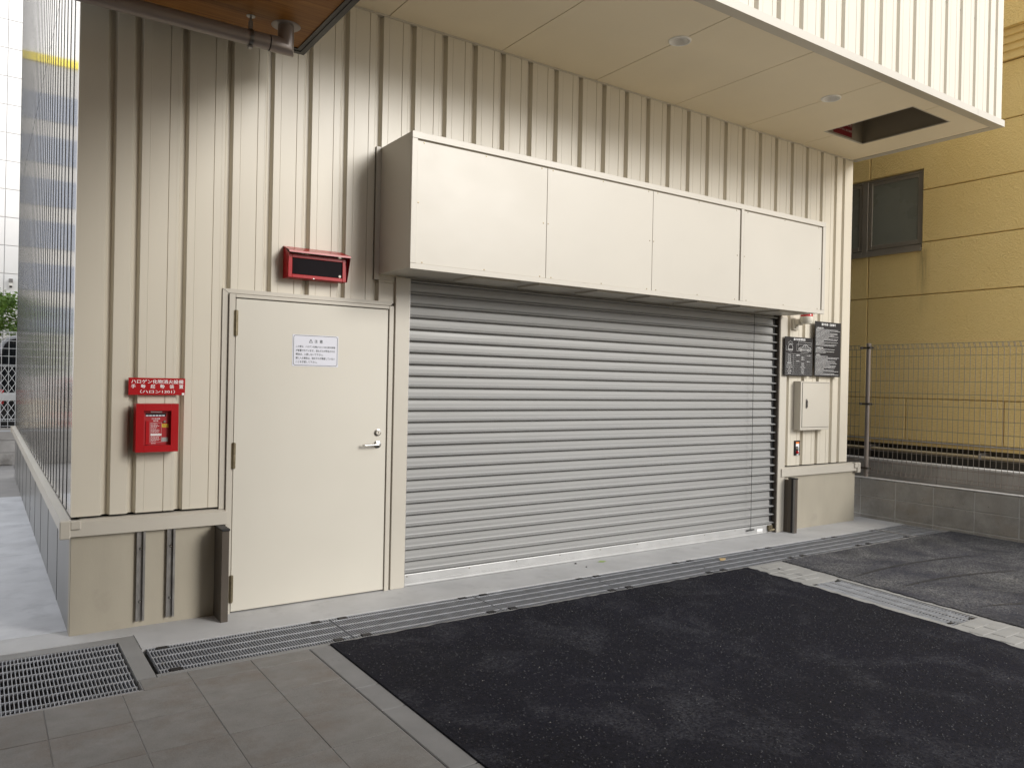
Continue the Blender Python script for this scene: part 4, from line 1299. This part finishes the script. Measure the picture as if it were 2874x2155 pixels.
MB().prism([(TX + .05, wz0 + .004), (TX - .028, wz0 - .010), (TX - .030, wz0 - .045), (TX - .001, wz0 - .045), (TX - .001, wz0 - .004), (TX + .05, wz0 - .004)], 'y', wy0 - .008, wy1 + .01).build('sill', 'window_frame', WI)
cd = thing('conduit_pipe', 'thin tan pipe running along the foot of the tan house', 'pipe', (8.36, -1, .79))
MB().tube([(8.36, -2.5, .802), (8.36, -1, .802), (8.36, 5, .802)], .019, 10).build('pipe_run', 'conduit', cd, True)
for y in (-2.1, -.92, .45, 1.8):
    MB().cbox(8.335, 8.60, y - .016, y + .016, .778, .845, .003).build('pipe_clip', 'rail_steel', cd)

# ------------------------------------------------------------------ background at the left
WB = thing('white_building', 'white panel-clad building behind the fence at the far left', 'building', (2, 18, -.13))
MB().box(-1.24, 9, 18.03, 24, -.13, 15).build('wall_core', 'joint_grey', WB)
WZ = [4.031 + .7075 * k for k in range(-6, 15)]
wxs = [-1.245, -.975, .225, 1.425]
for z0, z1 in zip(WZ, WZ[1:]):
    for a, b in zip(wxs, wxs[1:]):
        MB().cbox(a + .008, b - .008, 18, 18.028, z0 + .008, z1 - .008, .003).build('cladding_panel', 'white_cladding', WB)
MB().box(1.43, 9, 18, 18.028, -.1, 15).build('cladding_sheet', 'white_cladding', WB)
t = thing('wall_lamp', 'small white and black lamp on the white building', 'lamp', (-.83, 18, 3.7))
MB().cbox(-.875, -.785, 17.86, 17.995, 3.80, 3.90, .01).build('housing', 'rail_steel', t)
MB().cbox(-.865, -.795, 17.88, 17.99, 3.72, 3.80, .01).build('diffuser', 'white_enamel', t)
MB().cbox(-.858, -.80, 17.89, 17.98, 3.68, 3.72, .004).build('base', 'black_rubber', t)
FW = thing('boundary_wall', 'low concrete block wall closing the end of the path', 'wall', (-1.5, 11.55, -.13))
MB().box(-8, 2, 11.512, 11.64, -.3, .475).build('mortar_core', 'grout', FW)
bm_ = MB().cbox(-.2195, .2195, 11.5, 11.6, -.1085, .1085, .004).mesh('block')
for i in range(-8, 3):
    for k in range(3):
        put('block', bm_, 'low_wall_concrete', FW, (-1.0 + .445 * i, 0, -.02 + .224 * k))
MB().cbox(-8, 2, 11.495, 11.645, .476, .50, .004).build('coping', 'conc_path', FW)
LF = thing('white_mesh_fence', 'white wire fence with a diamond-patterned lower half, far left', 'fence', (-1.2, 11.6, .5))
fy_ = 11.57
def fz(z): return z
vv = MB().tube([(0, fy_, .53), (0, fy_, 2.29)], .0045, 5).mesh('wire')
for i in range(48):
    put('wire', vv, 'white_fence', LF, (-.2 - i * .113, 0, 0))
for z in (.53, .57, .66, .70, 1.18, 1.665, 1.69, 1.85, 1.99, 2.13, 2.27, 2.295):
    MB().tube([(-5.6, fy_ + .008, z), (-.2, fy_ + .008, z)], .0055 if z in (.66, .70, 1.665, 1.69, 2.295) else .0045, 5).build('wire', 'white_fence', LF)
for sgn in (-1, 1):
    for k in range(-5, 50):
        x0_ = -5.6 + k * .113
        dx = 1.0 / 1.55
        a = (x0_, .68) if sgn > 0 else (x0_ + .62, .68)
        b_ = (x0_ + .62, 1.675) if sgn > 0 else (x0_, 1.675)
        if -5.6 < min(a[0], b_[0]) and max(a[0], b_[0]) < -.2:
            MB().tube([(a[0], fy_ - .006 * sgn, a[1]), (b_[0], fy_ - .006 * sgn, b_[1])], .0045, 5).build('diagonal_wire', 'white_fence', LF)
for x in (-5.6, -2.7, -.3):
    MB().tube([(x, fy_ + .04, .3), (x, fy_ + .04, 2.33)], .03, 12).build('post', 'white_fence', LF)

def car(name, label, xc, y0, w, l, h, body, trim, z0=-.13, hatch=.12):
    """a boxy vehicle seen from behind: body lofted along its length, rear at y0"""
    t = thing(name, label, 'car', (xc, y0 + l / 2, z0))
    n_ = 20
    def ring(y, hw, zb, zt, tum, p=5):
        out = []
        for k in range(n_):
            a = 2 * math.pi * (k + .5) / n_
            c, s_ = math.cos(a), math.sin(a)
            u = abs(c) ** (2 / p) * (1 if c > 0 else -1); v = abs(s_) ** (2 / p) * (1 if s_ > 0 else -1)
            zz = (zb + zt) / 2 + v * (zt - zb) / 2
            q = hw * (1 - tum * max(0, (zz - (zb + zt) / 2) / ((zt - zb) / 2)))
            out.append((xc + u * q, y, zz))
        return out
    secs = [(0, .90, .32, .97, .14), (.03, .985, .27, .995, .13), (.10, 1, .25, 1, .12), (.55, 1, .25, 1.0, .12), (.80, 1, .25, .96, .13), (.86, .99, .25, .80, .14), (.90, .98, .26, .62, .1), (.98, .95, .28, .56, .1), (1.0, .85, .32, .50, .1)]
    vs, fs = [], []
    for (f, hw, zb, zt, tm) in secs:
        vs += ring(y0 + f * l, hw * w / 2, z0 + zb * (h / 2), z0 + zt * h, tm)
    for i in range(len(secs) - 1):
        for k in range(n_):
            fs.append((i * n_ + k, i * n_ + (k + 1) % n_, (i + 1) * n_ + (k + 1) % n_, (i + 1) * n_ + k))
    fs += [tuple(range(n_))[::-1], tuple(range((len(secs) - 1) * n_, len(secs) * n_))]
    MB().add(vs, fs).build('body', body, t, True, 35)
    zw0, zw1 = z0 + .56 * h, z0 + .93 * h
    q = [(-.36, 0), (.36, 0), (.40, .0), (.40, .15), (.345, .85), (.30, .97), (.2, 1), (-.2, 1), (-.30, .97), (-.345, .85), (-.40, .15), (-.40, .0)]
    MB().prism([(xc + p[0] * w, zw0 + p[1] * (zw1 - zw0)) for p in q], 'y', y0 - .012, y0 + .02).build('rear_window', 'car_glass', t)
    for s_ in (-1, 1):
        MB().cbox(xc + s_ * w * .5 - (.06 if s_ > 0 else -.01), xc + s_ * w * .5 - (.01 if s_ > 0 else -.06), y0 + .12 * l, y0 + .8 * l, z0 + .58 * h, z0 + .86 * h, .01).build('side_window', 'car_glass', t)
        a = xc + s_ * (w * .5 - .10)
        MB().cbox(a - .10, a + .10, y0 - .025, y0 + .08, z0 + .44 * h, z0 + .56 * h, .02).build('tail_lamp', 'red_lens', t)
        for f in (.18, .80):
            wy = y0 + f * l
            wh = MB().lathe([(.0, -.02), (.16, -.02), (.18, .0), (.29, .0), (.30, .02), (.30, .16), (.28, .18), (0, .18)], (0, 0, 0), 'x', 24)
            mbv = MB().add([(xc + s_ * (w / 2 - .0) - s_ * p[0], wy + p[1], z0 + .30 + p[2]) for p in wh.v], wh.f)
            mbv.build('wheel', 'tyre', t, True)
    MB().cbox(xc - w * .40, xc + w * .40, y0 - .03, y0 + .05, z0 + .47 * h, z0 + .53 * h, .01).build('garnish', trim, t)
    MB().cbox(xc - .17, xc + .17, y0 - .045, y0 - .030, z0 + .45 * h, z0 + .53 * h, .004).build('number_plate', 'white_enamel', t)
    MB().cbox(xc - w * .48, xc + w * .48, y0 - .07, y0 + .06, z0 + .17 * h, z0 + .33 * h, .03).build('bumper', body, t)
    return t
car('parked_van', 'dark van with a red tail lamp parked behind the white mesh fence', -.60, 12.4, 1.28, 3.2, 2.42, 'dark_car_paint', 'white_car_paint')
car('parked_car', 'red car parked behind the fence, mirrored in the shiny side wall', -2.75, 12.7, 1.7, 4.0, 1.62, 'red_car_paint', 'red_car_paint')
# tree behind the van
T = thing('tree', 'leafy green tree behind the white mesh fence, far left', 'tree', (-1.3, 16.3, -.13))
tr = MB().tube([(-1.3, 16.3, -.13), (-1.28, 16.28, .8), (-1.34, 16.3, 1.7), (-1.30, 16.3, 2.6)], [.09, .075, .06, .03], 10)
for k in range(9):
    a = k * 2.399
    p = Vector((-1.3, 16.3, 1.3 + .14 * k))
    e = p + Vector((math.cos(a) * .75, math.sin(a) * .55, .45))
    tr.tube([p, p.lerp(e, .5) + Vector((0, 0, .08)), e], [.03, .02, .008], 6)
tr.build('trunk', 'bark', T, True)
lv = MB()
q = random.Random(11)
clumps = []
for k in range(90):
    u, v_, w_ = q.gauss(.1, .5), q.gauss(0, .45), q.uniform(1.6, 3.4)
    clumps.append((-1.25 + u * (1.0 if w_ < 3 else .7), 16.25 + v_, w_ - abs(u) * .25, q.uniform(.16, .30)))
for (x, y, z, r_) in clumps:
    for k in range(70):
        d = Vector((q.gauss(0, 1), q.gauss(0, 1), q.gauss(0, .8))).normalized() * r_ * q.random() ** .4
        p = Vector((x, y, z)) + d
        n1 = Vector((q.gauss(0, 1), q.gauss(0, 1), q.gauss(0, .6))).normalized()
        n2 = n1.cross(Vector((q.gauss(0, 1), q.gauss(0, 1), q.gauss(0, 1)))).normalized()
        s_ = q.uniform(.035, .065)
        lv.add([p - n1 * s_, p + n2 * s_ * .45, p + n1 * s_, p - n2 * s_ * .45], [(0, 1, 2, 3)])
lv.build('crown', 'leaf_green', T)
# mid-rise mirrored in the side wall
FB = thing('far_building', 'pale mid-rise with a yellow band and blue windows, mirrored in the side wall', 'building', (-10, 52, -.13))
MB().box(-24, -1.6, 50, 62, -.13, 20.4).build('wall', 'far_wall', FB)
MB().box(-24, -1.6, 50, 62, 20.9, 30).build('upper_wall', 'far_wall_white', FB)
MB().box(-24.05, -1.55, 49.9, 62, 20.402, 20.898).build('yellow_band', 'yellow_band', FB)
for k in range(6):
    for i in range(7):
        x = -3.0 - i * 2.9
        f = MB().cbox(x - 2.3, x, 49.93, 50.02, 16.9 - 2.6 * k, 18.55 - 2.6 * k, .02).build('window', 'blue_window', FB)
